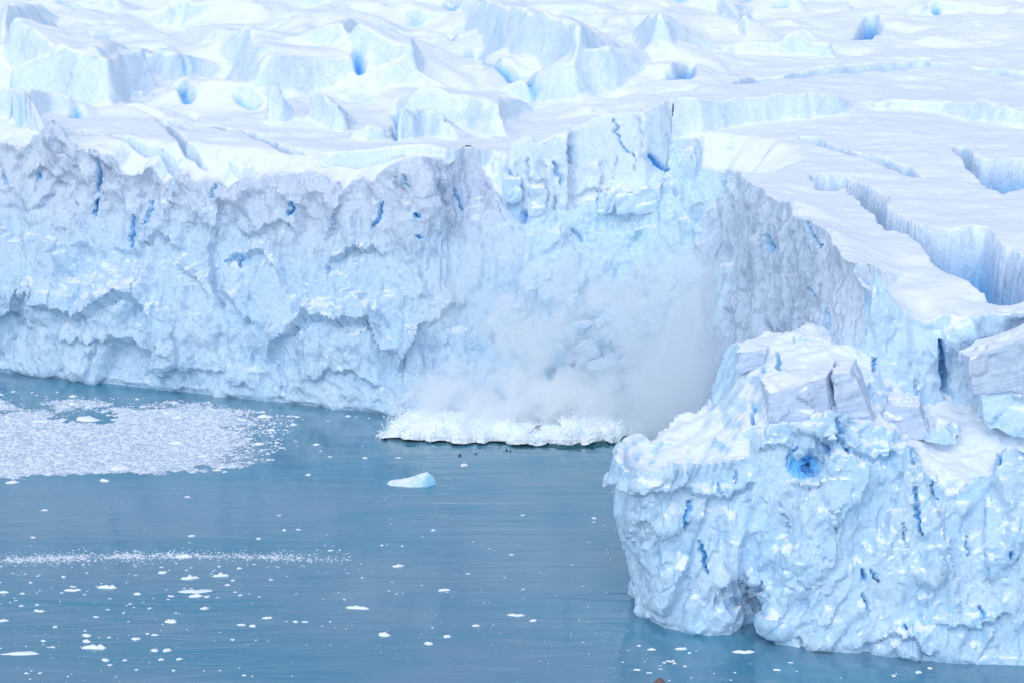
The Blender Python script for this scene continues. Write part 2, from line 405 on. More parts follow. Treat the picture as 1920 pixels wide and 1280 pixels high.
def scarp(pts, L, steep=1.5, rough=0.4, blue=0.10):
    """a step of ice facing the viewer. pts: (px, y of the foot, y of the brow); it slopes away over L metres behind"""
    q = []
    for px, yb, yt in pts:
        x, y = hit_T(px, yb); yy = y + steep * 0.9; zb = at_y(px, yt, yy)[2]; tf = float(bilin(T, x, y, GX0, GY0, H0))
        q.append((x, y, max(0.0, zb - tf), tf))
    q = resample(np.array(q, float), 1.2); n = fbm(np.stack([q[:, 0] / 6, q[:, 1] / 6, q[:, 0] * 0 + L], 1), 4); n2 = tile(T_STEP, np.stack([q[:, 0] / 5, q[:, 1] / 5, q[:, 0] * 0 + L], 1))
    q[:, 1] += n * rough * 2.4 + n2 * rough * 1.2; q[:, 2] *= 1 + 0.06 * n2 + 0.08 * n
    wx, wy = window(q[:, :2], L + 3); X, Y = GX[wx, wy], GY[wx, wy]
    d, s, sd = path_dist(X, Y, q); Ls = np.r_[0, np.cumsum(np.linalg.norm(np.diff(q[:, :2], axis=0), axis=1))]
    h = np.interp(s, Ls, q[:, 2]); tf = np.interp(s, Ls, q[:, 3]); dd = d * np.where(sd > 0, 1, -1) + fbm(P3(X / 3.5, Y / 3.5), 3).reshape(X.shape) * rough * 0.35
    f = sst(0, steep, dd) * (1 - np.clip((dd - steep) / L, 0, 1) ** 1.3)
    cand = np.where((dd > 0) & (s > 0.02) & (s < Ls[-1] - 0.02) & (h > 0.15), tf + h * f, -99)
    face = sst(0, 0.3 * steep, dd) * (1 - sst(0.7 * steep, steep * 1.1, dd)) * sst(1.5, 5, h) * (cand > T[wx, wy]) * (s > 0.02) * (s < Ls[-1] - 0.02)
    T[wx, wy] = np.maximum(T[wx, wy], cand); BLUE[wx, wy] = np.maximum(BLUE[wx, wy], blue * face)
def crack(pts, wid, depth, blue=0.8, rough=0.3):
    """narrow crevasse along pixels; wid metres half-width"""
    q = np.array([hit_T(*p[:2]) for p in pts]); q = resample(q, 0.8)
    q += np.stack([fbm(np.stack([q[:, 0] / 3, q[:, 1] / 3, q[:, 0] * 0 + k], 1), 3) for k in (1, 9)], 1) * rough
    wx, wy = window(q, wid + 3); X, Y = GX[wx, wy], GY[wx, wy]
    d, s, _ = path_dist(X, Y, q); Lt = np.linalg.norm(np.diff(q, axis=0), axis=1).sum()
    ww = wid * np.clip(np.minimum(s, Lt - s) / (0.25 * Lt) + 0.25, 0, 1)
    f = 1 - sst(0.35, 1.25, d / np.maximum(ww, 0.15)); f *= sst(-0.01, 0.1, np.minimum(s, Lt - s) / Lt)
    T[wx, wy] -= depth * f; BLUE[wx, wy] = np.maximum(BLUE[wx, wy], blue * f)
def chasm(poly, depth, blue=0.5, wall=0.25, rough=0.5):
    """wide crevasse: the outline of its mouth in pixels"""
    q = np.array([hit_T(*p) for p in poly]); q = resample(np.vstack([q, q[:1]]), 1.2)
    q += np.stack([fbm(np.stack([q[:, 0] / 3, q[:, 1] / 3, q[:, 0] * 0 + k], 1), 3) for k in (4, 6)], 1) * rough
    wx, wy = window(q, 3); X, Y = GX[wx, wy], GY[wx, wy]
    d, _, _ = path_dist(X, Y, q); ins = inside(X, Y, q); d = np.where(ins, d, -d)
    d = d + fbm(P3(X / 3.2, Y / 3.2), 3).reshape(X.shape) * rough * 0.5
    dep = np.minimum(depth * sst(0, wall * 4, d) * 0.75 + np.maximum(d, 0) * 1.2, depth) * (d > 0)
    T[wx, wy] -= dep; BLUE[wx, wy] = np.maximum(BLUE[wx, wy], blue * sst(0.6, depth * 0.8, dep))
def dome(px, py, rx, ry, h, p=1.0):
    x, y = hit_T(px, py); d = ((GX - x) / rx) ** 2 + ((GY - y) / ry) ** 2
    T[:] += h * np.exp(-d * p)
# old broken ground in the icefall: tilted blocks and gaps under deep snow
def blur(A, r):
    for ax in (0, 1):
        c = np.cumsum(np.concatenate([np.repeat(np.take(A, [0], ax), r + 1, ax), A, np.repeat(np.take(A, [-1], ax), r, ax)], ax), ax)
        n = A.shape[ax]; A = (np.take(c, range(2 * r + 1, 2 * r + 1 + n), ax) - np.take(c, range(n), ax)) / (2 * r + 1)
    return A
_wx = GX + 5 * fbm(P3(GX / 15, GY / 15, 3), 3).reshape(T.shape); _wy = GY + 5 * fbm(P3(GX / 15, GY / 15, 9), 3).reshape(T.shape)
_m = sst(458, 490, GY) * (1 - sst(15, 60, GX - (GY - 480) * 0.45))
_st = tile(T_STEP, P3(_wx / 17, _wy / 13, 1.7)).reshape(T.shape) * 2.6 + tile(T_LUMP, P3(_wx / 26, _wy / 20, 4.7)).reshape(T.shape) * 5.0
_st = blur(blur(blur(_st, 3), 2), 1); _ck = tile(T_CRACK, P3(_wx / 17, _wy / 13, 1.7)).reshape(T.shape)
_cm = (1 - sst(0.02, 0.09, _ck)) * sst(0.0, 0.3, fbm(P3(GX / 22, GY / 22, 6), 2).reshape(T.shape)) * _m
T += _st * _m - 2.2 * _cm; BLUE = np.maximum(BLUE, 0.3 * _cm)
_m2 = sst(60, 90, GX) * 0 + sst(520, 560, GY) * sst(15, 60, GX - (GY - 480) * 0.45)
T += blur(tile(T_STEP, P3(_wx / 26, _wy / 15, 7.7)).reshape(T.shape), 2) * 1.6 * _m2
# far slope first, then nearer steps (each is placed on what is already there)
scarp([(-60, 95, 60), (5, 90, 30), (60, 78, 5), (110, 30, 5)], 30, steep=6)
scarp([(280, 25, 10), (330, 42, 0), (380, 40, 0), (440, 12, 0)], 25, steep=5)
scarp([(500, 0, -10), (590, 10, -30), (700, 5, -10)], 40, steep=8)
scarp([(1172, 62, 55), (1190, 84, 30), (1215, 92, 22), (1240, 92, 45), (1262, 92, 72)], 18, steep=3)
scarp([(1305, 0, -20), (1345, 25, -5), (1385, 72, 45), (1412, 40, 20)], 12)
scarp([(835, 5, -5), (865, 60, 0), (905, 115, 5), (960, 125, 32), (1020, 160, 36), (1060, 190, 60), (1090, 190, 90), (1140, 178, 110)], 34, steep=5, rough=0.3)
scarp([(1085, 188, 130), (1120, 182, 90), (1160, 172, 80), (1205, 140, 95), (1222, 130, 120)], 20, steep=4, rough=0.3)
scarp([(1458, 100, 92), (1485, 98, 58), (1510, 95, 62), (1518, 88, 80)], 8)
dome(1330, 60, 14, 12, 5); dome(820, 150, 26, 16, 5); dome(470, 120, 24, 18, 4); dome(650, 70, 20, 14, 4)
scarp([(190, 140, 120), (200, 142, 90), (235, 150, 70), (275, 145, 88), (300, 150, 100)], 22, rough=0.3, steep=4)
scarp([(95, 100, 78), (120, 115, 85), (165, 130, 100), (180, 118, 105)], 12)
scarp([(315, 60, 55), (360, 90, 50), (420, 140, 58), (450, 190, 110), (490, 200, 165)], 34, rough=0.3, steep=8)
dome(700, 120, 15, 16, 6)
scarp([(640, 70, 60), (652, 72, 42), (672, 62, 34), (700, 60, 50)], 12)
scarp([(712, 165, 150), (740, 155, 118), (775, 130, 95), (790, 108, 98)], 16)
scarp([(700, 180, 165), (740, 230, 170), (790, 240, 165), (850, 240, 175), (905, 262, 200), (960, 262, 225), (990, 250, 240)], 34, steep=6, rough=0.25)
scarp([(500, 234, 190), (505, 234, 160), (516, 233, 150), (535, 232, 165), (555, 225, 190), (566, 222, 215)], 4.5, steep=1.4, rough=0.15)
scarp([(574, 224, 178), (583, 226, 170), (600, 236, 180), (625, 248, 195), (645, 250, 225)], 7, steep=1.4, rough=0.15)
scarp([(190, 195, 170), (210, 195, 148), (245, 192, 155), (262, 192, 180)], 9, steep=1.4)
scarp([(-30, 225, 160), (15, 225, 160), (40, 240, 165), (62, 235, 170), (75, 225, 190)], 9, rough=0.4)
scarp([(66, 205, 165), (100, 212, 170), (135, 215, 185), (150, 215, 205)], 9, rough=0.4)
scarp([(738, 262, 240), (750, 264, 205), (775, 262, 208), (800, 255, 202), (822, 262, 225), (850, 265, 258)], 7, steep=1.4)
scarp([(655, 262, 250), (690, 265, 235), (725, 262, 240)], 5)
# the big step behind the calved bowl, running on to the right as a long band
scarp([(930, 330, 320), (945, 372, 270), (985, 405, 268), (1030, 405, 262), (1062, 400, 242), (1100, 398, 228), (1150, 392, 212), (1210, 372, 200), (1245, 320, 196), (1262, 285, 190),
       (1320, 252, 186), (1400, 235, 182), (1470, 228, 178), (1530, 222, 176), (1580, 216, 182), (1618, 208, 200)], 16, steep=1.8, rough=0.35)
scarp([(1600, 190, 186), (1640, 206, 190), (1700, 206, 186), (1760, 212, 188), (1820, 228, 190), (1880, 240, 208), (1960, 246, 222)], 34, steep=1.8, rough=0.4)
scarp([(580, 302, 292), (600, 310, 285), (660, 306, 280), (740, 298, 272), (790, 292, 268), (830, 300, 280)], 14, rough=0.3)
# crevasses
chasm([(1370, 157), (1420, 143), (1470, 142), (1520, 130), (1600, 121), (1730, 108), (1745, 116), (1788, 122), (1700, 129), (1600, 135), (1520, 143), (1450, 149), (1390, 156)], 7, 0.25)
chasm([(1815, 124), (1870, 130), (1920, 138), (1990, 142), (1990, 148), (1920, 146), (1860, 138)], 6, 0.25)
chasm([(1600, 72), (1612, 50), (1628, 28), (1640, 30), (1652, 45), (1648, 62), (1628, 76)], 12, 0.75)
chasm([(1246, 132), (1262, 122), (1296, 114), (1306, 122), (1306, 140), (1288, 150), (1262, 148)], 7, 0.5)
chasm([(274, 150), (282, 120), (318, 112), (342, 120), (326, 134), (308, 150), (300, 160), (285, 158)], 6, 0.5)
chasm([(1495, 260), (1530, 262), (1565, 274), (1610, 288), (1660, 299), (1700, 314), (1742, 334), (1735, 336), (1690, 324), (1640, 306), (1590, 290), (1545, 280), (1515, 270)], 6, 0.28)
chasm([(1516, 325), (1550, 328), (1585, 328), (1612, 345), (1667, 368), (1665, 388), (1690, 404), (1725, 422), (1780, 430), (1850, 428), (1867, 445), (1895, 468), (1960, 515), (1990, 560),
       (1930, 566), (1890, 572), (1850, 567), (1845, 547), (1810, 527), (1780, 514), (1745, 487), (1715, 447), (1680, 432), (1655, 430), (1630, 397), (1597, 367), (1585, 350), (1560, 357), (1528, 356)], 19, 0.55)
chasm([(1775, 272), (1800, 276), (1838, 296), (1880, 300), (1920, 302), (1990, 300), (1990, 350), (1940, 345), (1900, 358), (1882, 364), (1850, 350), (1830, 328), (1800, 300)], 14, 0.6)
chasm([(1862, 602), (1890, 592), (1925, 594), (1990, 600), (1990, 612), (1920, 610)], 5, 0.3)
crack([(1700, 150), (1730, 148), (1760, 152)], 0.4, 1.5, 0.1)
crack([(1500, 115), (1560, 100), (1650, 95)], 0.4, 1.5, 0.1)
crack([(668, 84), (672, 105), (678, 134)], 0.9, 8, 0.9, 0.1)
crack([(336, 148), (346, 165), (352, 180), (356, 194)], 0.7, 6, 0.8, 0.1)
crack([(343, 120), (347, 123)], 1.0, 6, 1.0, 0.1)
crack([(140, 222), (145, 210), (146, 202)], 0.6, 4, 0.8, 0.1)
crack([(20, 190), (24, 183)], 0.9, 5, 0.8, 0.1)
crack([(30, 214), (42, 202), (44, 186)], 0.9, 3, 0.3, 0.1)
crack([(155, 243), (170, 251), (250, 266), (300, 285), (318, 305), (342, 322)], 0.8, 3, 0.15)
crack([(298, 218), (320, 240), (345, 270), (370, 300), (392, 320)], 0.9, 3.5, 0.18)
crack([(215, 195), (255, 198), (292, 212), (325, 225), (348, 246)], 0.6, 2.5, 0.12)
crack([(358, 212), (372, 222), (383, 230)], 0.7, 3, 0.15)
crack([(400, 235), (415, 241), (432, 246)], 0.7, 3, 0.15)
crack([(456, 246), (490, 260), (530, 276), (576, 292)], 0.9, 4, 0.2)
crack([(430, 300), (470, 325), (490, 336)], 0.4, 1.5, 0.1)
crack([(590, 312), (650, 306), (720, 300), (790, 290)], 0.5, 2, 0.15)
crack([(1004, 18), (1040, 25), (1065, 10)], 0.5, 2, 0.1)
crack([(866, 85), (905, 116), (950, 120), (1000, 152), (1035, 172)], 1.2, 5, 0.6)
crack([(742, 264), (740, 245), (735, 232)], 0.8, 5, 0.6)
crack([(740, 208), (765, 214)], 0.9, 4, 0.5)
crack([(672, 232), (676, 229)], 0.8, 4, 0.8)
crack([(838, 62), (850, 75)], 0.8, 4, 0.5); crack([(835, 3), (862, 10)], 1.2, 5, 0.8); crack([(1450, 10), (1480, 6)], 0.8, 4, 0.6); crack([(1752, 22), (1760, 10)], 0.9, 5, 0.8)
crack([(440, 180), (465, 192), (488, 198)], 0.7, 3, 0.45)
_ub = sst(452, 475, GY); T = T * (1 - _ub) + blur(blur(T, 2), 1) * _ub; BLUE = BLUE * (1 - _ub) + blur(BLUE, 1) * _ub
# wind-packed snow: low drifts and a slightly broken skin
_n = fbm(P3(GX / 9, GY / 6), 5).reshape(T.shape) * 0.8 + fbm(P3(GX / 2.4, GY / 1.9, 2), 3).reshape(T.shape) * 0.10
T += _n * sst(0.5, 7, GDL)
# ------------------------------------------------------------------ relief drawn on a face
def ledges(V, N, lines):
    """overhanging ledges: the ice swells down to the line and is undercut below it"""
    px, py = project(V); out = np.zeros(len(V))
    for pts, A, up, dn in lines:
        p = np.array(pts, float); m = (px > p[0, 0] - 5) & (px < p[-1, 0] + 5)
        x = px[m]; yl = np.interp(x, p[:, 0], p[:, 1]) + fbm(np.stack([x / 22, x * 0, x * 0 + A + p[0, 0]], 1), 5, 0.65) * 22
        t = py[m] - yl; e = sst(0, 25, np.minimum(x - p[0, 0], p[-1, 0] - x) + 5)
        f = np.where(t < 0, sst(-up, 0, t), 1 - 2.0 * sst(0, 5, t)) ; f = np.where(t > 5, -1 + sst(5, dn, t), f)
        out[m] += A * f * e
    return out
def ribs(V, lines):
    """steep ribs: swelling towards the line from the left (reach < 0: from the right), cut back beyond it"""
    px, py = project(V); out = np.zeros(len(V))
    for pts, A, reach in lines:
        p = np.array(pts, float); m = (py > p[0, 1] - 5) & (py < p[-1, 1] + 5); y = py[m]
        t = (px[m] - np.interp(y, p[:, 1], p[:, 0]) - fbm(np.stack([y / 12, y * 0, y * 0 + A], 1), 3) * 6) * (1 if reach > 0 else -1)
        r = abs(reach); e = sst(0, 20, np.minimum(y - p[0, 1], p[-1, 1] - y) + 4)
        f = np.where(t < 0, sst(-r, 0, t), 1 - 1.8 * sst(0, 4, t)); f = np.where(t > 4, -0.8 * (1 - sst(4, r * 0.8, t)), f)
        out[m] += A * f * e
    return out
def slits(V, lines):
    """open fractures; returns inward push and exposed deep blue ice"""
    px, py = project(V); push = np.zeros(len(V)); bl = np.zeros(len(V))
    for pts, hw, dep, b in lines:
        q = resample(np.array(pts, float), 4); q[:, 0] += fbm(np.stack([q[:, 1] / 8, q[:, 0] / 8, q[:, 0] * 0 + dep + q[0, 0]], 1), 3) * 8
        lo = q.min(0) - 12; hi = q.max(0) + 12
        m = np.where((px > lo[0]) & (px < hi[0]) & (py > lo[1]) & (py < hi[1]))[0]
        if not len(m): continue
        d, s, _ = path_dist(px[m], py[m], q); L = np.linalg.norm(np.diff(q, axis=0), axis=1).sum()
        wd = hw * 0.62 * (0.45 + 0.55 * np.sin(np.clip(s / (L + 1e-6), 0, 1) * math.pi)) + 0.8
        f = 1 - sst(0.3, 1.3, d / wd); push[m] = np.maximum(push[m], dep * f); bl[m] = np.maximum(bl[m], np.maximum(b * f, 0.30 * b * (1 - sst(0.5, 5.0, d / wd))))
    return push, bl

# ------------------------------------------------------------------ calving front as a solid
VX0, VX1, VY0, VY1, VZ0, VZ1 = -135.0, 104.0, 282.0, 466.0, -2.4, 72.0
i0, i1 = int(round((VX0 - GX0) / H0)), int(round((VX1 - GX0) / H0)); j0, j1 = int(round((VY0 - GY0) / H0)), int(round((VY1 - GY0) / H0))
zz = np.arange(VZ0, VZ1, H0)
d2, s2, t2 = GD[i0:i1, j0:j1], GS[i0:i1, j0:j1], T[i0:i1, j0:j1]
phi = np.empty((i1 - i0, j1 - j0, len(zz)), np.float32)
near = np.abs(d2) < 45; lz2 = lipz[i0:i1, j0:j1] + 0.5
for k, z in enumerate(zz):
    a = d2.copy(); a[near] -= off(s2[near], np.minimum(z, lz2[near])); phi[:, :, k] = np.minimum(a, t2 - z)
V, Q = surface_nets(phi, (gx[i0], gy[j0], VZ0), H0); del phi
vd = bilin(GD, V[:, 0], V[:, 1], GX0, GY0, H0)
ii = np.clip(np.round((V[:, 0] - GX0) / H0).astype(int), 0, NXg - 1); jj = np.clip(np.round((V[:, 1] - GY0) / H0).astype(int), 0, NYg - 1)
vdl = bilin(GDL, V[:, 0], V[:, 1], GX0, GY0, H0); vs = GS[ii, jj]
V, Q, vdl, vs = compact(V, Q, (vdl[Q].max(1) < 9.5), vdl, vs)
N = smooth_vec(V, Q, normals(V, Q), 2)
zt = V[:, 2]; px, py = project(V)
wc = 1 - sst(0.3, 3.0, vdl)                              # 1 on the face, 0 on the snow
lz = lip(vs); wtop = sst(0, 3.5, lz - zt) * 0.75 + 0.25       # keep the drawn silhouette
bowl = sst(905, 985, px) * (1 - sst(1215, 1265, px)) * sst(-1, 1, 392 - V[:, 1] + 40) ; rightc = sst(30.5, 33, V[:, 0]) * (1 - sst(52, 56, V[:, 0])) * (V[:, 1] < 404)
bowl = bowl * (1 - rightc); left = (1 - bowl) * (1 - rightc)
W = V + 1.6 * np.stack([fbm(V / 7, 3), fbm(V / 7, 3, off=11), fbm(V / 7, 3, off=23)], 1)
up_ = sst(24, 34, zt)
rough = 0.25 + 0.9 * sst(-0.15, 0.25, fbm(V / 11, 3, off=41)) 
q = W * (1, 1, 0.62)
D = tile(T_STEP, q / 13) * (2.4 * left + 1.2 * rightc + 0.9 * bowl) + tile(T_STEP, q / 7.3 + 2.7) * 0.9
D += tile(T_LUMP, q / 6.0 + 3.3) * (0.1 * left + 0.3 * rightc + 1.3 * bowl)
D += tile(T_STEP, q / 4.0 + 5.1) * (0.5 + 0.35 * bowl) * (0.4 + 0.6 * rough) + tile(T_STEP, W / 1.9 + 7.1) * 0.22 * (0.4 + 0.6 * rough)
# slanting shear marks on the lower face, upright flutes on the upper face
a_ = (V[:, 0] * 0.62 + zt * 0.78); b_ = (V[:, 0] * 0.78 - zt * 0.62)
di = np.stack([a_ / 1.5, b_ / 7.0, V[:, 1] / 6], 1); fl = np.stack([W[:, 0] / 2.3, W[:, 1] / 2.3, zt / 13], 1)
D += ridged(di, 3) * 0.30 * (1 - up_) * left + ridged(fl, 3) * 0.55 * (up_ * left * 0.8 + rightc * 1.2)
D += ledges(V, N, [
    ([(-20, 590), (0, 598), (20, 575), (62, 563), (95, 590), (150, 600), (190, 570), (235, 560), (275, 575), (290, 605), (300, 640), (330, 665)], 1.9, 50, 70),
    ([(500, 665), (525, 620), (560, 598), (600, 592), (640, 608), (690, 594), (700, 625), (712, 655), (735, 668)], 1.8, 45, 70),
    ([(735, 700), (770, 640), (800, 605), (850, 570), (880, 560)], 1.2, 40, 60),
    ([(405, 540), (430, 560), (455, 585), (482, 606)], 1.0, 30, 30),
    ([(425, 500), (440, 478), (470, 470), (505, 482)], 1.1, 20, 34), ([(605, 520), (618, 490), (650, 470), (700, 462), (720, 470)], 1.2, 20, 40),
    ([(440, 440), (475, 432), (500, 415), (540, 420), (560, 440)], 0.9, 25, 30),
    ([(50, 330), (70, 312), (95, 330), (125, 345)], 1.0, 22, 30), ([(140, 292), (165, 286), (195, 300), (225, 335)], 1.0, 10, 40),
    ([(300, 700), (360, 680), (420, 700), (470, 730)], 0.8, 40, 30), ([(100, 640), (180, 630), (260, 650)], 0.7, 30, 30),
    ([(330, 480), (360, 520), (395, 560)], 0.9, 40, 40), ([(200, 450), (240, 470), (300, 440), (350, 470)], 0.8, 30, 30),
    ([(565, 720), (620, 690), (680, 700), (720, 730)], 0.9, 40, 30)]) * left
D += ribs(V, [([(96, 232), (108, 275), (124, 310), (134, 335)], 1.3, 22), ([(108, 322), (92, 362), (66, 398)], 1.0, 30), ([(186, 290), (190, 330), (184, 372)], 0.9, -30),
    ([(245, 330), (252, 380), (262, 430), (280, 470)], 0.9, 25), ([(310, 345), (318, 375), (345, 395), (372, 388)], 0.8, -22), ([(415, 370), (412, 420), (390, 470), (398, 540), (420, 580)], 1.3, 40),
    ([(640, 360), (628, 400), (610, 450)], 1.0, 30), ([(700, 345), (690, 380), (700, 430)], 0.8, -24), ([(825, 305), (832, 350), (850, 400), (862, 450)], 1.0, -28), ([(735, 312), (745, 350), (775, 400)], 0.8, 25),
    ([(880, 292), (905, 340), (935, 390), (962, 440)], 1.1, 24), ([(500, 640), (515, 700), (525, 750)], 0.7, 25), ([(150, 300), (140, 360), (150, 430)], 0.8, -26)]) * left
D += (ridged(W / 1.9, 3, off=4) * 0.20 + tile(T_LUMP, W / 1.7) * 0.10) * rough
D += bowl * sst(3, 8, zt) * (1 - sst(18, 26, zt)) * (tile(T_LUMP, W / 4.2 + 6.1) * 2.2 + tile(T_STEP, W / 2.4 + 3.1) * 0.6) + bowl * (tile(T_LUMP, W / 3.0 + 1.1) * 0.8 + ridged(W / 4, 3, off=9) * 0.5)
D *= sst(-1.5, 3, zt) * 0.85 + 0.15
V = V + N * (D * wc * wtop)[:, None] + N * (ridged(V / 1.1, 2, off=2) * 0.10 * (1 - wc))[:, None] * 0.4
V = V + (N * np.array([0.4, 1, 0.2], np.float32)) * (ribs(V, [([(1062, 246), (1066, 300), (1060, 400)], 2.2, 30), ([(1022, 300), (1030, 350), (1020, 398)], 1.8, -30), ([(962, 300), (968, 350), (978, 410)], 1.2, 24), ([(1200, 215), (1208, 260), (1200, 300)], 1.0, -35), ([(1120, 300), (1128, 350), (1110, 392)], 1.2, 40)]) * sst(-0.5, 1.5, vdl) * sst(935, 965, px) * (1 - sst(1205, 1240, px)) * (1 - sst(5.0, 6.8, vdl)))[:, None].astype(np.float32)
V = V + N * (ledges(V, N, [([(1060, 372), (1100, 352), (1130, 366), (1170, 350), (1215, 362)], 0.7, 20, 40), ([(985, 330), (1005, 345), (1024, 338)], 0.7, 15, 50)]) * sst(-0.5, 1.5, vdl) * (1 - sst(5.0, 6.8, vdl)))[:, None].astype(np.float32)
ps, bl = slits(V, [([(1149, 224), (1156, 250), (1170, 282), (1194, 296)], 2.2, 1.0, 0.45), ([(1157, 292), (1152, 335)], 1.6, .8, 0.3), ([(1192, 296), (1182, 322)], 1.6, .8, 0.3), ([(1218, 292), (1232, 304), (1248, 318)], 8, 2.2, 0.85), ([(1040, 305), (1048, 325), (1054, 345)], 6, 1.8, 0.35),
    ([(1066, 276), (1070, 308)], 3, 1, 0.3), ([(950, 325), (962, 370), (980, 412)], 20, 1.4, 0.34), ([(1045, 370), (1042, 392)], 3, 1, 0.4), ([(990, 300), (988, 330), (1000, 348)], 4, 1, 0.25), ([(183, 300), (186, 330), (183, 362)], 5, 1.6, 0.55), ([(181, 370), (178, 404)], 3, 1.6, 0.8), ([(250, 405), (250, 430), (246, 463)], 4, 1.8, 0.9), ([(285, 378), (280, 395), (271, 420)], 4, 1.5, 0.7),
    ([(405, 345), (395, 372)], 3, 1, 0.5), ([(544, 380), (546, 392), (538, 405)], 4, 1.8, 0.9), ([(718, 380), (711, 400), (709, 415), (696, 428)], 3, 1.5, 0.85), ([(779, 401), (785, 408)], 5, 2, 1.0),
    ([(853, 355), (860, 375), (867, 394)], 3, 1.5, 0.85), ([(757, 330), (765, 354)], 3, 1, 0.6), ([(456, 474), (440, 480), (424, 490)], 3, 1, 0.6), ([(462, 480), (453, 488), (450, 500)], 3, 1, 0.7), ([(612, 512), (615, 490)], 3, 1, 0.5),
    ([(926, 622), (922, 640)], 4, 1.2, 0.8), ([(782, 443), (786, 447)], 4, 1.2, 0.8), ([(5, 330), (10, 348)], 5, 1, 0.4), ([(70, 326), (74, 335)], 5, 1.2, 0.6), ([(322, 300), (325, 372)], 2, .5, 0.3),
    ([(1438, 445), (1442, 468), (1452, 462)], 6, 2, 0.9), ([(1514, 420), (1522, 440), (1536, 462)], 4, 2, 0.8), ([(1516, 540), (1526, 556)], 3, 1.2, 0.7), ([(1549, 580), (1552, 600), (1556, 614)], 3, 1.5, 0.85),
    ([(985, 395), (984, 418)], 5, 2.5, 1.0), ([(1764, 640), (1770, 700), (1782, 760), (1791, 800)], 9, 3.5, 0.55), ([(1638, 672), (1636, 700)], 3, 1, .6), ([(1718, 715), (1728, 760)], 3, 0.8, 0.25), ([(1075, 430), (1090, 452)], 4, 1, 0.4), ([(1020, 650), (1045, 655), (1060, 668)], 4, 1, 0.3), ([(955, 655), (970, 668)], 4, 1, 0.35)])
V = V - N * ps[:, None]
bl = bl + 0.10 * bowl * wc + 0.04 * (1 - sst(0, 14, zt)) * wc * left
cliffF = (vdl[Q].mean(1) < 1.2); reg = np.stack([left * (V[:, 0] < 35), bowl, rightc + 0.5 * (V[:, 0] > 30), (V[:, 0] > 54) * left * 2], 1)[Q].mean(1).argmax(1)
nb_ = fbm(V / 9, 3, off=51)
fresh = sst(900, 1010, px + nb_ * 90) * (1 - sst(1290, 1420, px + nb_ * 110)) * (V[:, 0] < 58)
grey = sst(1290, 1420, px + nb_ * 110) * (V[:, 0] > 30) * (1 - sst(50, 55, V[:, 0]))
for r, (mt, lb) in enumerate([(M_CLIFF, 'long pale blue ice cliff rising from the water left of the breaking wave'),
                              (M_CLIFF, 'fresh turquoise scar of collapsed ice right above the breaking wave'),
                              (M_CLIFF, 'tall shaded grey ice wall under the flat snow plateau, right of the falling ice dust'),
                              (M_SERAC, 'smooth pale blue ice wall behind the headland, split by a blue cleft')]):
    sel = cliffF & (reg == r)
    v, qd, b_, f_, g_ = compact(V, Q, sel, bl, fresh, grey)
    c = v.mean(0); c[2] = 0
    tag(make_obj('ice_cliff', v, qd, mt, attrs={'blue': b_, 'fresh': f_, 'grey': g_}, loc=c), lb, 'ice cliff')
vA, qA, bA = compact(V, Q, ~cliffF, bl)
# top of the glacier: the rest of the height grid
Tn = T + (ridged(P3(GX / 1.3, GY / 1.1, 3), 2).reshape(T.shape) * 0.04)
zi = (GDL > 3.0 + 4.0 * ((GX > -18) & (GX < 33) & (GY > 398)))
cell = zi[:-1, :-1] & zi[1:, :-1] & zi[:-1, 1:] & zi[1:, 1:]
ids = np.arange(NXg * NYg).reshape(NXg, NYg)
qg = np.stack([ids[:-1, :-1], ids[1:, :-1], ids[1:, 1:], ids[:-1, 1:]], -1)[cell]
vg = np.stack([GX.ravel(), GY.ravel(), Tn.ravel()], 1)
gn = np.stack([-np.gradient(Tn, H0, axis=0), -np.gradient(Tn, H0, axis=1), np.ones_like(Tn)], -1).reshape(-1, 3); gn /= np.linalg.norm(gn, axis=1, keepdims=True)
stp = np.where(gn[:, 2] < 0.85)[0]; pv = vg[stp]; wv_ = sst(0.15, 0.5, 1 - gn[stp, 2]) * sst(3.2, 6, GDL.ravel()[stp])
pw = pv + 1.2 * np.stack([fbm(pv / 5, 2), fbm(pv / 5, 2, off=11), fbm(pv / 5, 2, off=23)], 1)
vg[stp] += gn[stp] * ((tile(T_LUMP, pw / 6.5) * 0.6 + fbm(pw / 4, 3) * 0.3) * wv_)[:, None]
vg, qg, bg_ = compact(vg, qg, np.ones(len(qg), bool), BLUE.ravel())
# far slopes, coarse
cx = np.arange(-560, 561, 5.0); cy = np.arange(300, 1100, 5.0); CX, CY = np.meshgrid(cx, cy, indexing='ij')
CZ = base(CX, CY) + (fbm(P3(CX / 55, CY / 40), 3) * 2.2).reshape(CX.shape) + fbm(P3(CX / 60, CY / 45, 5), 4).reshape(CX.shape) * 9 * sst(640, 720, CY) + tile(T_LUMP, P3(CX / 40, CY / 34, 1.7)).reshape(CX.shape) * 9 * sst(650, 760, CY)
hole = (CX > GX0 + 3) & (CX < gx[-1] - 3) & (CY < gy[-1] - 3); CZ -= 0.8 * ((CX > GX0 - 8) & (CX < gx[-1] + 8) & (CY < gy[-1] + 8))
cd, _ = front_d(CX, CY); ok = ~hole & (cd > 6)
cell = ok[:-1, :-1] & ok[1:, :-1] & ok[:-1, 1:] & ok[1:, 1:]
ids = np.arange(CX.size).reshape(CX.shape)
qc = np.stack([ids[:-1, :-1], ids[1:, :-1], ids[1:, 1:], ids[:-1, 1:]], -1)[cell]
vc, qc = compact(np.stack([CX.ravel(), CY.ravel(), CZ.ravel()], 1), qc, np.ones(len(qc), bool))
Vs = np.vstack([vA, vg, vc]); Qs = np.vstack([qA, qg + len(vA), qc + len(vA) + len(vg)]); Bs = np.r_[bA, bg_, np.zeros(len(vc))]
tag(make_obj('glacier', Vs, Qs, M_SNOWF, attrs={'blue': Bs}), kind='structure')
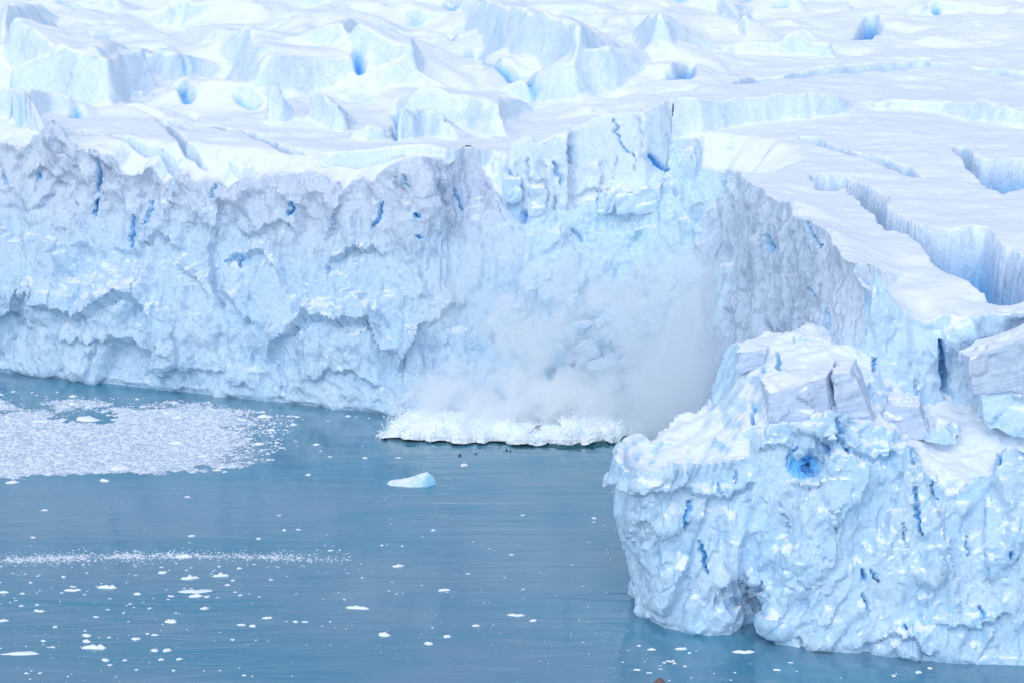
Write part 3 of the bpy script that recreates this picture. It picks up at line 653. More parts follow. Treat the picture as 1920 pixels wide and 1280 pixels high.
# ------------------------------------------------------------------ foreground headland, its own solid
HL = [-0.6, 0, -0.5, -1.5, -2.3, -2.9, -3.2, -3.3, -3.2, -3, -3, -3, -3, -3]
HM = [0, 0, 0.7, 1.5, 2.1, 2.8, 3.6, 5.2, 7, 9, 11, 13, 15, 18]
HR = [0, 0, 1.6, 3.2, 4.4, 5.6, 6.8, 9, 11.5, 14, 16, 18, 20, 24]
HB = [0] * 14
hp = [(44, 313, HB), (34, 311, HB), (27, 307.5, HB), (22, 303, HB), (19.6, 297, HL)]
for px, py, p in [(1185, 1140, HL), (1215, 1166, HL), (1240, 1178, HL), (1285, 1188, HM), (1330, 1195, HM), (1390, 1191, HM), (1425, 1196, HM), (1445, 1209, HM), (1500, 1218, HM), (1560, 1225, HM), (1640, 1228, HR), (1700, 1238, HR),
                  (1800, 1246, HR), (1920, 1252, HR), (2100, 1262, HR), (2400, 1270, HR)]:
    q = at_z(px, py); hp.append((q[0], q[1], p))
HF = chaikin(np.hstack([np.array([(a, b) for a, b, _ in hp]), np.array([c for _, _, c in hp], float)]), 2)
HFL = np.r_[0, np.cumsum(np.linalg.norm(np.diff(HF[:, :2], axis=0), axis=1))]
HPOLY = np.vstack([HF[:, :2], [(HF[-1, 0], 313)]])
hSG = np.linspace(0, HFL[-1], int(HFL[-1] / 0.4))
HOFF = np.stack([np.interp(hSG, HFL, HF[:, 2 + k]) for k in range(len(ZL))], 1)
HOFF = np.stack([np.interp(ZF, ZL, r) for r in HOFF], 0)
_ss, _zz = np.meshgrid(hSG, ZF, indexing='ij')
HOFF += (ridged(np.stack([_ss.ravel() / 9, _zz.ravel() / 16, np.full(_ss.size, 13.3)], 1), 3) * 0.9 + fbm(np.stack([_ss.ravel() / 4, _zz.ravel() / 6, np.full(_ss.size, 1.3)], 1), 3) * 0.8).reshape(_ss.shape) * sst(-1, 5, _zz) + 0.6 * (_zz < 0.5)
def hoff(s, z):
    fs = np.clip(np.asarray(s) / hSG[1], 0, len(hSG) - 1.001); fz = np.clip(np.asarray(z) + 6, 0, len(ZF) - 1.001)
    i = fs.astype(int); j = fz.astype(int); fs = fs - i; fz = fz - j
    return (HOFF[i, j] * (1 - fs) + HOFF[i + 1, j] * fs) * (1 - fz) + (HOFF[i, j + 1] * (1 - fs) + HOFF[i + 1, j + 1] * fs) * fz
def head_d(x, y):
    x = np.asarray(x, float); y = np.asarray(y, float); d, s, _ = path_dist(x, y, HF[:, :2]); return np.where(inside(x, y, HPOLY), d, -d), s
HLIPS = [(1147, 882), (1175, 886), (1200, 884), (1250, 880), (1300, 872), (1350, 866), (1395, 858), (1410, 835), (1440, 808), (1470, 800), (1500, 800), (1530, 785), (1560, 772), (1590, 772), (1640, 800), (1670, 815),
         (1700, 830), (1715, 850), (1725, 870), (1750, 895), (1775, 925), (1795, 930), (1820, 905), (1850, 880), (1868, 850), (1900, 838), (1960, 835), (2040, 835)]
_hl = []
for px, py in HLIPS:
    Y = np.arange(262, 310, 0.05); P = at_y(px, py, Y); d, s = head_d(P[0], P[1]); v = d - hoff(s, P[2]); k = np.argmax(v > 0)
    if k > 0 and s[k] > 27: _hl.append((s[k], P[2][k]))
_hl += [(0, 38), (8.4, 37.5), (11, 32), (14, 27), (18, 26), (22, 25), (25, 24)]
_hl.sort(); _hl = np.array(_hl)
CTRL = [(1180, 865, 296), (1215, 835, 300), (1250, 800, 303), (1290, 784, 305), (1330, 768, 306), (1290, 840, 294), (1350, 820, 294), (1345, 745, 307), (1352, 700, 307.5), (1380, 655, 308), (1405, 640, 308), (1440, 642, 308),
        (1478, 628, 309), (1500, 622, 309), (1550, 634, 309), (1600, 640, 308), (1640, 640, 307), (1662, 668, 305), (1395, 760, 297), (1420, 780, 292), (1440, 700, 299), (1500, 668, 300), (1560, 655, 301), (1600, 680, 296),
        (1620, 760, 289), (1640, 740, 292), (1660, 790, 288), (1700, 812, 288), (1720, 800, 292), (1760, 800, 292), (1790, 815, 291), (1760, 850, 286), (1800, 860, 285), (1850, 805, 292), (1920, 800, 292), (1990, 800, 292), (1680, 740, 296), (1700, 720, 298),
        (1730, 760, 299), (1450, 760, 291), (1540, 735, 290)]
cpnt = np.array([at_y(*c) for c in CTRL])
def rbf_fit(c):
    n = len(c); d = np.linalg.norm(c[:, None, :2] - c[None, :, :2], axis=2); K = d - np.eye(n) * 0.8
    A = np.zeros((n + 3, n + 3)); A[:n, :n] = K; A[:n, n] = 1; A[:n, n + 1:] = c[:, :2]; A[n, :n] = 1; A[n + 1:, :n] = c[:, :2].T
    return np.linalg.solve(A, np.r_[c[:, 2], 0, 0, 0])
_wt = rbf_fit(cpnt)
def rbf(x, y):
    r = np.full(x.shape, _wt[len(cpnt)]) + _wt[-2] * x + _wt[-1] * y
    for k, c in enumerate(cpnt): r += _wt[k] * np.hypot(x - c[0], y - c[1])
    return r
h2 = 0.3; hx = np.arange(8, 92, h2); hy = np.arange(258, 316, h2); hz = np.arange(-2.1, 50, h2)
HX, HY = np.meshgrid(hx, hy, indexing='ij'); hd, hs_ = head_d(HX, HY)
hlz = np.interp(hs_, _hl[:, 0], _hl[:, 1]); hdl = hd - hoff(hs_, hlz)
k = 1 - sst(0, 1, hdl / 4.5)
HT = np.clip(rbf(HX, HY), 20, 41.5) * (1 - k) + hlz * k
HT += (tile(T_LUMP, P3(HX / 3.2, HY / 3.2, 0.4)) * 0.7 + tile(T_LUMP, P3(HX / 1.3, HY / 1.3, 2.4)) * 0.25 + fbm(P3(HX / 5, HY / 5), 3) * 0.8).reshape(HT.shape) * sst(0, 3, hdl)
phi = np.empty((len(hx), len(hy), len(hz)), np.float32)
for k, z in enumerate(hz):
    phi[:, :, k] = np.minimum(hd - hoff(hs_, np.full(hs_.shape, z)), (HT - z))
HOLES = []
def carve(c, r, blue=0.3):
    HOLES.append((c, r, blue))
    """hollow out an ellipsoid"""
    x = HX[:, :, None] - c[0]; y = HY[:, :, None] - c[1]; z = hz[None, None, :] - c[2]
    wx_ = np.abs(hx - c[0]) < r[0] * 1.6; wy_ = np.abs(hy - c[1]) < r[1] * 1.6; wz_ = np.abs(hz - c[2]) < r[2] * 1.6
    X, Y, Z = np.meshgrid(hx[wx_], hy[wy_], hz[wz_], indexing='ij'); q = np.stack([X.ravel(), Y.ravel(), Z.ravel()], 1)
    n = (fbm(q / (1.1 * min(r)), 3) * 0.55 + tile(T_LUMP, q / (1.3 * min(r))) * 0.4).reshape(X.shape)
    e = (np.sqrt(((X - c[0]) / r[0]) ** 2 + ((Y - c[1]) / r[1]) ** 2 + ((Z - c[2]) / r[2]) ** 2) - 1 + n) * min(r)
    ix = np.ix_(wx_, wy_, wz_); phi[ix] = np.minimum(phi[ix], e)
def on_head(px, py, push=0.0):
    Y = np.arange(262, 310, 0.1); P = at_y(px, py, Y); d, s = head_d(P[0], P[1]); v = np.minimum(d - hoff(s, P[2]), bilin(HT, P[0], P[1], hx[0], hy[0], h2) - P[2]); k = np.argmax(v > 0)
    return np.array([P[0][k], Y[k] + push, P[2][k]])
carve(on_head(1512, 884, 1.6), (2.2, 5.5, 1.5), 1.0); carve(on_head(1508, 850, -0.6), (3.4, 2.2, 3.0), 0.15)
carve(on_head(1406, 1150, 0.2), (3.1, 4.6, 6.0), 0.08); carve(on_head(1427, 1180, 0.6), (1.9, 7, 5.2), 0.25); carve(on_head(1385, 1110, -0.3), (2.2, 2.0, 2.8), 0.08)
carve(on_head(1505, 1207, 0.3), (1.0, 1.6, 0.8), 0.1); carve(on_head(1625, 1217, 0.3), (0.7, 1.6, 1.0), 0.1)
HV, HQ = surface_nets(phi, (hx[0], hy[0], hz[0]), h2); del phi
HN = smooth_vec(HV, HQ, normals(HV, HQ), 2); px, py = project(HV)
hvd = bilin(hdl, HV[:, 0], HV[:, 1], hx[0], hy[0], h2); face = 1 - sst(-0.2, 1.2, hvd); face = np.maximum(face, 1 - sst(0.2, 0.6, HN[:, 2]))
Wh = HV + 0.9 * np.stack([fbm(HV / 4, 3), fbm(HV / 4, 3, off=11), fbm(HV / 4, 3, off=23)], 1)
qh = Wh @ np.array([[0.93, 0, 0.37], [0, 1, 0], [-0.37, 0, 0.93]])     # fractures lean down to the right
mid = sst(1420, 1500, px) * (1 - sst(1780, 1850, px))
D = tile(T_STEP, qh * (1, 1, 0.35) / 5.0) * 1.15 + tile(T_LUMP, qh * (1, 1, 0.5) / 3.2) * 0.18 + tile(T_STEP, qh * (1, 1, 0.4) / 2.1 + 2.2) * 0.42
hro = 0.2 + 1.0 * sst(-0.15, 0.25, fbm(HV / 7, 3, off=41))
D += ridged(qh * (1, 1, 0.28) / 1.5, 3) * 0.30 * (0.5 + mid) + (ridged(Wh / 1.2, 3, off=5) * 0.16 + tile(T_STEP, Wh / 1.1) * 0.14) * hro
D += ledges(HV, HN, [([(1140, 905), (1180, 915), (1230, 925), (1290, 920), (1350, 925), (1420, 905)], 0.8, 30, 55), ([(1420, 850), (1470, 825), (1530, 815), (1580, 830), (1640, 850), (1690, 850)], 0.7, 30, 40),
    ([(1230, 1010), (1270, 1000), (1300, 960)], 0.5, 30, 40), ([(1362, 1075), (1390, 1080), (1420, 1100), (1434, 1110)], 0.9, 60, 60), ([(1480, 905), (1520, 908), (1550, 905)], 0.5, 10, 25),
    ([(1640, 1195), (1680, 1185), (1720, 1200), (1760, 1230)], 0.8, 25, 30), ([(1750, 1165), (1830, 1175), (1900, 1150)], 0.7, 30, 40), ([(1190, 980), (1215, 975), (1240, 1000)], .5, 20, 30)])
D += ribs(HV, [([(1360, 960), (1365, 1010), (1362, 1075)], 0.8, -40), ([(1436, 1100), (1438, 1150), (1450, 1205)], 0.9, -60), ([(1700, 830), (1730, 900), (1760, 960), (1790, 1080), (1800, 1160)], 0.9, 60), ([(1560, 775), (1590, 850), (1630, 920)], 0.7, 50),
    ([(1245, 960), (1240, 1040), (1235, 1150)], 0.6, -40), ([(1600, 700), (1640, 760), (1690, 830)], 0.6, 40), ([(1850, 930), (1845, 1010), (1860, 1100)], 0.6, -50)])
D *= sst(-1.2, 1.5, HV[:, 2]) * 0.9 + 0.1
HV = HV + HN * (D * (face * 0.85 + 0.15))[:, None]
ps, bl = slits(HV, [([(1568, 785), (1575, 805), (1583, 835), (1591, 848)], 4, 1.6, 0.9), ([(1283, 990), (1290, 962), (1297, 938)], 6, 1.2, 0.75), ([(1314, 1014), (1318, 1045), (1325, 1074)], 4, 1.4, 0.85), ([(1543, 832), (1556, 852)], 3.5, 1.2, 0.7),
    ([(1716, 912), (1719, 950), (1726, 1000)], 3.5, 1.4, 0.7), ([(1617, 1066), (1619, 1090)], 4, 1.3, 0.8), ([(1635, 1068), (1645, 1090)], 3, 1.2, 0.7), ([(1638, 670), (1637, 696)], 3, 1.6, 0.85), ([(1632, 720), (1634, 740)], 4, 1.4, 0.8),
    ([(1710, 840), (1713, 868)], 4, 1.2, 0.8), ([(1894, 1035), (1896, 1046)], 6, 1.5, 0.9), ([(1699, 1168), (1698, 1180)], 3, 1, 0.7), ([(1620, 1110), (1625, 1142)], 3, 1, 0.55), ([(1474, 985), (1477, 1012)], 2.5, 1, 0.4),
    ([(1500, 893), (1505, 880), (1515, 872), (1524, 890)], 9, 0.3, 0.8), ([(1477, 870), (1481, 850), (1492, 838)], 3, 1, 0.6), ([(1330, 738), (1332, 765)], 3, 1, 0.35), ([(1414, 758), (1413, 795)], 3.5, 1, 0.5), ([(1458, 662), (1460, 694)], 4, 1, 0.35),
    ([(1425, 690), (1435, 712), (1438, 730)], 7, 1, 0.25), ([(1750, 900), (1754, 935)], 2.5, 1, .4), ([(1812, 1000), (1818, 1040)], 2.5, 1, .45), ([(1835, 1135), (1845, 1160)], 3, 1, .5), ([(1872, 850), (1876, 870)], 4, 1.2, .6),
    ([(1690, 980), (1698, 1010), (1702, 1030)], 2, .8, .35), ([(1558, 960), (1570, 1000)], 2, .8, .3), ([(1463, 940), (1480, 990)], 2, .8, .25), ([(1380, 880), (1382, 905)], 3, .8, .45), ([(1348, 905), (1352, 925)], 3, .8, .4)])
HV = HV - HN * ps[:, None]
spots = sst(0.25, 0.5, fbm(HV / 3.3, 4, off=31)) * 0.22 * face * (1 - sst(0.45, 0.65, HN[:, 2]))
for c_, r_, b_ in HOLES:
    q = (HV - c_) / r_; e = np.sqrt((q * q).sum(1)) + 0.35 * fbm(HV / 1.1, 3, off=61); dpt = sst(-0.35, 0.45, q[:, 1])
    bl = np.maximum(bl, b_ * (1 - sst(0.85, 1.45, e)) * (0.25 + 0.75 * dpt) )
c = (45, 280, 0)
tag(make_obj('ice_headland', HV, HQ, M_HEAD, attrs={'blue': np.clip(bl + spots, 0, 1)}, loc=c),
    'big rugged white and blue ice headland in the right foreground, with a deep blue hole', 'ice headland')

# ------------------------------------------------------------------ single ice blocks
def hexa(name, cor, mat, label, group=None, n=26, amp=0.25, cracks=None, round_=0.06, cat='ice block'):
    """cor: 8 corners (px, py, Y): foot FL FR BR BL, brow FL FR BR BL"""
    C = np.array([at_y(*c) if len(c) == 3 and c[1] > 5 else c for c in cor]).reshape(2, 4, 3)
    g = np.linspace(-1, 1, n + 1); Vv, Qq = [], []; base_i = 0
    def warp(u, v, w):
        r = round_; L = np.sqrt(u * u + v * v + w * w)                         # slightly rounded cube
        u2 = u * np.sqrt(np.maximum(1 - r * v * v - r * w * w, .1)); v2 = v * np.sqrt(np.maximum(1 - r * u * u - r * w * w, .1)); w2 = w * np.sqrt(np.maximum(1 - r * u * u - r * v * v, .1))
        a, b, cc = (u2 + 1) / 2, (v2 + 1) / 2, (w2 + 1) / 2
        f = lambda L_: (L_[0] * ((1 - a) * (1 - b))[:, None] + L_[1] * (a * (1 - b))[:, None] + L_[2] * (a * b)[:, None] + L_[3] * ((1 - a) * b)[:, None])
        return f(C[0]) * (1 - cc)[:, None] + f(C[1]) * cc[:, None]
    A, B = np.meshgrid(g, g, indexing='ij'); A, B = A.ravel(), B.ravel(); O = np.ones_like(A)
    ids = np.arange((n + 1) ** 2).reshape(n + 1, n + 1); q0 = np.stack([ids[:-1, :-1], ids[1:, :-1], ids[1:, 1:], ids[:-1, 1:]], -1).reshape(-1, 4)
    for uvw, fl in (((A, -O, B), 0), ((A, O, B), 1), ((-O, A, B), 1), ((O, A, B), 0), ((A, B, O), 0), ((A, B, -O), 1)):
        Vv.append(warp(*uvw)); Qq.append((q0[:, ::-1] if fl else q0) + base_i); base_i += len(A)
    V, Q = np.vstack(Vv), np.vstack(Qq)
    _, fi, inv = np.unique(np.round(V, 3), axis=0, return_index=True, return_inverse=True); V = V[fi]; Q = inv.ravel()[Q]
    N = smooth_vec(V, Q, normals(V, Q), 1)
    D = tile(T_STEP, V / 3.2 + 1) * amp * 1.8 + fbm(V / 2.4, 4) * amp * 1.5 + tile(T_LUMP, V / 1.4) * amp * 0.5
    V = V + N * D[:, None]
    c = C[0].mean(0)
    return tag(make_obj(name, V, Q, mat, attrs={'blue': np.zeros(len(V))}, loc=c), label, cat, group)
hexa('ice_block', [(1442, 812, 287.5), (1560, 778, 286), (1575, 760, 296), (1440, 780, 297), (1441, 737, 287.5), (1551, 706, 286.3), (1572, 668, 296.5), (1420, 695, 297)], M_BLOCK,
     'tilted layered ice block with flat snowy top, left of the dark crack on the headland', amp=0.24)
hexa('ice_block', [(1567, 778, 286.3), (1645, 800, 285.5), (1650, 770, 294), (1580, 760, 296), (1556, 704, 286.3), (1594, 693, 286.5), (1606, 666, 295), (1577, 667, 296)], M_BLOCK,
     'dark layered ice wedge right of the thin crack, above the blue hole', amp=0.2)
hexa('ice_block', [(1382, 700, 303), (1430, 690, 302.5), (1445, 680, 308), (1390, 680, 308), (1380, 660, 303), (1437, 656, 302.5), (1446, 640, 307.5), (1402, 634, 308)], M_BLOCK,
     'small snow capped slab overhanging the left shoulder of the headland', amp=0.2, n=18)
hexa('ice_block', [(1490, 650, 306), (1545, 655, 306), (1560, 645, 309.5), (1490, 640, 309.5), (1496, 633, 306), (1548, 640, 306), (1552, 630, 309), (1503, 616, 309)], M_SERAC,
     'highest little snow block on the crest of the headland', amp=0.3, n=16)
hexa('ice_block', [(1822, 742, 288), (2000, 725, 286), (2000, 690, 298), (1812, 700, 298), (1816, 670, 288), (2000, 606, 286), (2000, 575, 298), (1785, 655, 297)], M_BLOCK,
     'large layered grey ice block with a flat snow top at the right edge', amp=0.2, n=34)
hexa('ice_block', [(1850, 805, 287), (1990, 830, 286), (1990, 790, 294), (1850, 790, 294), (1835, 735, 288.5), (1990, 722, 287), (1990, 700, 296), (1830, 722, 296)], M_SERAC,
     'pale weathered ice block under the large layered block at the right edge', amp=0.3, n=30)
hexa('ice_block', [(1730, 830, 286), (1795, 835, 285.5), (1800, 805, 290), (1740, 800, 290), (1748, 806, 286.3), (1770, 796, 286), (1782, 790, 289), (1756, 784, 289)], M_SERAC,
     'little pointed ice lump at the foot of the blue wall on the right', amp=0.25, n=16)
hexa('ice_block', [(1660, 810, 287.5), (1745, 830, 287), (1740, 790, 293), (1665, 780, 293), (1655, 755, 289), (1722, 765, 288), (1728, 745, 293), (1668, 735, 294)], M_BLOCK,
     'pale layered slab leaning below the blue wall, right of the headland ridge', amp=0.25, n=22)
# blocks in front of the step behind the collapse scar
SG_ = 'pale seracs standing behind the collapse scar'
def serac(px0, px1, yb, yt, Y, dep, lean, label, amp=0.35, yt2=None, n=20):
    yt2 = yt if yt2 is None else yt2
    hexa('serac', [(px0, yb + 10, Y), (px1, yb + 10, Y), (px1, yb - 6, Y + dep), (px0, yb - 6, Y + dep), (px0 + lean, yt + 6, Y + .6), (px1 + lean * .6, yt2 + 6, Y + .6), (px1 + lean * .6 - 3, yt2 - 3, Y + dep), (px0 + lean + 3, yt - 3, Y + dep)],
         M_SERAC, label, None, n, amp, round_=0.12, cat='serac')
Yb = float(hit_T(1000, 392)[1])
serac(1118, 1150, 392, 362, Yb - 3, 4, 8, 'low slab leaning left of the round slab on the scar rim', yt2=352)
serac(1150, 1238, 392, 352, Yb - 3.5, 6, 4, 'broad rounded slab on the rim of the scar beside the grey pinnacle', yt2=345, n=26)
serac(990, 1024, 395, 348, Yb - 1.5, 4, 3, 'crumbled white ice lump right above the dark blue slot')
serac(948, 978, 372, 330, Yb - 0.5, 4, -4, 'blue shaded ice block beside the white ridge of the left cliff')

import bmesh
M_RUB = ice_mat('fallen_ice', ice=(0.66, 0.86, 0.98), ice2=(0.60, 0.82, 0.97), bump=0.3, snow_lo=0.6, snow_hi=0.95)
for k_, (px_, py_, wd_) in enumerate([(958, 688, 44), (1003, 698, 50), (1040, 664, 62), (1066, 700, 40), (1102, 652, 48), (1018, 632, 36), (1134, 684, 52), (1164, 640, 38), (978, 650, 30), (1090, 612, 34), (1178, 676, 34), (1128, 604, 26), (1048, 598, 28), (1148, 716, 40)]):
    x_, y_, z_, _ = hit_front(px_, py_); r_ = wd_ / F * y_ / 2 * 1.03
    bm = bmesh.new(); bmesh.ops.create_icosphere(bm, subdivisions=4, radius=1.0); bv = np.array([v.co[:] for v in bm.verts]); bf = np.array([[v.index for v in f.verts] for f in bm.faces]); bm.free()
    for c_ in np.random.default_rng(k_ + 50).normal(size=(13, 3)):                      # break flat faces off it
        c_ /= np.linalg.norm(c_); dd_ = bv @ c_; bv -= np.outer(np.maximum(dd_ - 0.58, 0), c_)
    bv = bv * (1.35, 1.1, 1.0) * r_; o_ = np.array([x_, y_ + r_ * 0.05, z_]); bv += (bv / r_) * (fbm((bv + o_) / 1.3, 3) * 0.22)[:, None]
    tag(make_obj('ice_block', bv + o_, bf, M_RUB, attrs={'blue': np.zeros(len(bv))}, loc=o_), 'pale turquoise ice block heaped in the collapse scar behind the spray', 'ice block', 'fallen ice blocks in the collapse scar')

# ------------------------------------------------------------------ breaking wave
wp = np.array([at_z(*p)[:2] for p in [(706, 821), (722, 823), (760, 824), (800, 827), (835, 832), (870, 833), (905, 833), (935, 832), (985, 838), (1030, 836), (1060, 840), (1100, 838), (1150, 832), (1180, 828), (1215, 822), (1260, 815)]])
wp = resample(wp, 0.16); nu = len(wp); tn = np.gradient(wp, axis=0); tn /= np.linalg.norm(tn, axis=1, keepdims=True); nn = np.stack([-tn[:, 1], tn[:, 0]], 1)
Lw = np.r_[0, np.cumsum(np.linalg.norm(np.diff(wp, axis=0), axis=1))]; taper = sst(0, 6, Lw) ** 0.7 * (1 - 0.35 * sst(Lw[-1] * .6, Lw[-1], Lw))
bb = np.linspace(0, 1, 110); prof_b = np.interp(bb, [0, .1, .2, .35, .55, .75, 1], [0, .2, 1.0, 3.0, 6.5, 11, 17]); prof_z = np.interp(bb, [0, .1, .2, .35, .55, .75, 1], [0, 1.0, 2.0, 3.2, 4.0, 2.8, -0.2])
hm_ = 0.72 + 0.45 * sst(.05, .12, Lw / Lw[-1]) * (fbm(np.stack([Lw / 7, Lw * 0, Lw * 0 + 2], 1), 3) * 1.5)
lipn = np.clip(fbm(np.stack([Lw / 2.6, Lw * 0, Lw * 0], 1), 3) * 1.6 + 0.1, 0, 1)
hang = 0.1 + 0.9 * lipn * (0.3 + 1.3 * (np.exp(-((Lw - Lw[-1] * .56) / 3) ** 2) + sst(.68, .76, Lw / Lw[-1])))      # where the dark face shows under the foam
scal = fbm(np.stack([Lw / 3.5, Lw * 0, Lw * 0 + 5], 1), 3) * 1.6 + np.abs(((Lw / 5.3) % 1) - 0.2) * 1.3
Vw = np.zeros((nu, len(bb), 3))
for j in range(len(bb)):
    back = prof_b[j] * (0.5 + 0.5 * taper) + scal * (1 - sst(0, .5, bb[j])) ; back = back + 0.6 * (1 - sst(0, .3, bb[j])) * -lipn
    Vw[:, j, :2] = wp + nn * back[:, None]; Vw[:, j, 2] = prof_z[j] * taper * 1.1 * (hm_ if bb[j] > 0.15 else 0.5 + 0.5 * hm_) + hang * taper * (1 - sst(0.05, .45, bb[j])) + 0.05
Vf = Vw.reshape(-1, 3); ids = np.arange(len(Vf)).reshape(nu, len(bb)); qw = np.stack([ids[:-1, :-1], ids[1:, :-1], ids[1:, 1:], ids[:-1, 1:]], -1).reshape(-1, 4)
Nw = normals(Vf, qw); tt = np.repeat(taper, len(bb))
dz = ridged(Vf * (1 / 1.3, 1 / 3.2, 1 / 2.2), 4) * 0.35 + ridged(Vf / 4.4, 3, off=6) * 0.5 + ridged(Vf * (1 / .45, 1 / 1.2, 1 / .8), 3, off=8) * 0.16 + np.maximum(0, fbm(Vf * (1 / .5, 1 / .9, 1 / .6), 3, off=3) - .2) * 0.9
Vf = Vf + (Nw * 0.6 + np.array([0, -0.25, 0.45])) * (dz * (0.25 + 0.75 * tt))[:, None]
m, t, b, o = new_mat('foam'); b.inputs['Base Color'].default_value = (0.90, 0.94, 0.96, 1); b.inputs['Roughness'].default_value = 0.9; b.inputs['Specular IOR Level'].default_value = 0.1
g = t.nodes.new('ShaderNodeNewGeometry'); n1 = noise(t, g.outputs['Position'], 0.5, 4, 0.6); t.links.new(mixc(t, mrange(t, n1.outputs[0], 0.5, 0.72), (0.93, 0.96, 0.98), (0.72, 0.91, 0.95)), b.inputs['Base Color'])
b.inputs['Subsurface Weight'].default_value = 0.0
wave = empty('breaking_wave', (0, 378, 0)); tag(wave, 'white foaming wave thrown up by falling ice at the foot of the glacier', 'wave')
# shreds of foam thrown off the crest and the front edge
ns = 9000; iu = rng.integers(0, nu, ns); jb = np.clip((rng.beta(1.3, 2.2, ns) * len(bb)).astype(int), 2, len(bb) - 1); base_p = Vf.reshape(nu, len(bb), 3)[iu, jb]
lift = rng.exponential(0.55, ns) * np.repeat(1.0, ns) * (0.4 + 1.2 * taper[iu]) * (0.4 + 1.3 * sst(-.1, .4, fbm(np.stack([Lw[iu] / 3, Lw[iu] * 0, Lw[iu] * 0 + 7], 1), 3))); pc = base_p + np.stack([rng.normal(0, .35, ns), rng.normal(-.25, .45, ns), lift], 1)
sz = rng.lognormal(-2.3, .45, ns); dirs = rng.normal(size=(ns, 4, 3)); dirs /= np.linalg.norm(dirs, axis=2, keepdims=True); tv = (pc[:, None] + dirs * sz[:, None, None] * (1.2, 1, 1.8)).reshape(-1, 3)
tq = (np.arange(ns)[:, None, None] * 4 + np.array([[0, 1, 2], [0, 2, 3], [0, 3, 1], [1, 3, 2]])[None]).reshape(-1, 3)
f_ = make_obj('foam_shreds', tv, tq, m, parent=wave, smooth=False, loc=(0, 378, 0)); f_.location = (0, 0, 0); f_['kind'] = 'stuff'
f_ = make_obj('foam_crest', Vf, qw, m, parent=wave, loc=(0, 378, 0)); f_.location = (0, 0, 0)
mwf, t, b, o = new_mat('wave_water'); b.inputs['Base Color'].default_value = (0.02, 0.10, 0.13, 1); b.inputs['Roughness'].default_value = 0.15; b.inputs['IOR'].default_value = 1.34
vv = []
pb = np.linspace(0, 1, 14)
for j in range(14):
    p_ = np.zeros((nu, 3)); p_[:, :2] = wp + nn * (-2.2 + 4.2 * pb[j]); p_[:, 2] = -0.05 + (1.6 * sst(0, 1, pb[j]) ** 1.6) * taper * (0.35 + 0.65 * hang) * (0.12 + 0.88 * sst(.45, .62, Lw / Lw[-1])); vv.append(p_)
vv = np.stack(vv, 1).reshape(-1, 3); ids = np.arange(len(vv)).reshape(nu, 14); q2 = np.stack([ids[:-1, :-1], ids[1:, :-1], ids[1:, 1:], ids[:-1, 1:]], -1).reshape(-1, 4)
vv[:, 2] += fbm(vv / 1.2, 3) * 0.12
f_ = make_obj('wave_face', vv, q2, mwf, parent=wave, loc=(0, 378, 0)); f_.location = (0, 0, 0)

# ------------------------------------------------------------------ ice dust and spray in the air
def cloud(name, c, r, dens, label, nscale, lo, hi, col=(0.985, 0.995, 1.0), squash=(1, 1, 1)):
    import bmesh
    bm = bmesh.new(); bmesh.ops.create_icosphere(bm, subdivisions=4, radius=1.0)
    for v in bm.verts:
        n_ = 1 + 0.16 * float(fbm(np.array([[*v.co]]) * 1.7, 3, off=c[0])[0]); v.co = Vector((v.co.x * r[0] * n_, v.co.y * r[1] * n_, v.co.z * r[2] * n_))
    me = bpy.data.meshes.new(name); bm.to_mesh(me); bm.free()
    ob = bpy.data.objects.new(name, me); S.collection.objects.link(ob); ob.location = c
    m = bpy.data.materials.new(name); m.use_nodes = True; t = m.node_tree; t.nodes.clear(); o = t.nodes.new('ShaderNodeOutputMaterial')
    pv = t.nodes.new('ShaderNodeVolumePrincipled'); pv.inputs['Color'].default_value = (*col, 1); pv.inputs['Anisotropy'].default_value = -0.15
    tc = t.nodes.new('ShaderNodeTexCoord'); P = tc.outputs['Object']
    ln = t.nodes.new('ShaderNodeVectorMath'); ln.operation = 'LENGTH'; t.links.new(mapping(t, P, (1 / r[0], 1 / r[1], 1 / r[2])), ln.inputs[0])
    fall = mrange(t, ln.outputs['Value'], 0.25, 0.95, 1.0, 0.0)
    n = noise(t, mapping(t, P, squash), nscale, 4, 0.6, 0.3)
    t.links.new(math_n(t, 'MULTIPLY', math_n(t, 'MULTIPLY', fall, mrange(t, n.outputs[0], lo, hi)), dens), pv.inputs['Density'])
    t.links.new(pv.outputs[0], o.inputs['Volume']); me.materials.append(m)
    return tag(ob, label, 'spray cloud', kind='stuff')
cloud('spray_cloud', (-1, 386, 6), (29, 9, 11), 0.8, 'low white spray billowing behind the breaking wave', 0.16, 0.43, 0.60)
cloud('spray_cloud', (18, 384, 7), (12, 8, 12), 0.30, 'rounded puff of spray over the right half of the wave', 0.14, 0.34, 0.62)
cloud('ice_dust_cloud', (33, 372, 17), (16, 16, 33), 0.24, 'pale plume of ice dust drifting down the shaded grey wall', 0.08, 0.36, 0.64, squash=(1, 1, .6))
cloud('ice_dust_cloud', (8, 388, 24), (32, 12, 26), 0.26, 'thin veil of ice dust hanging over the fresh turquoise scar', 0.10, 0.44, 0.66)

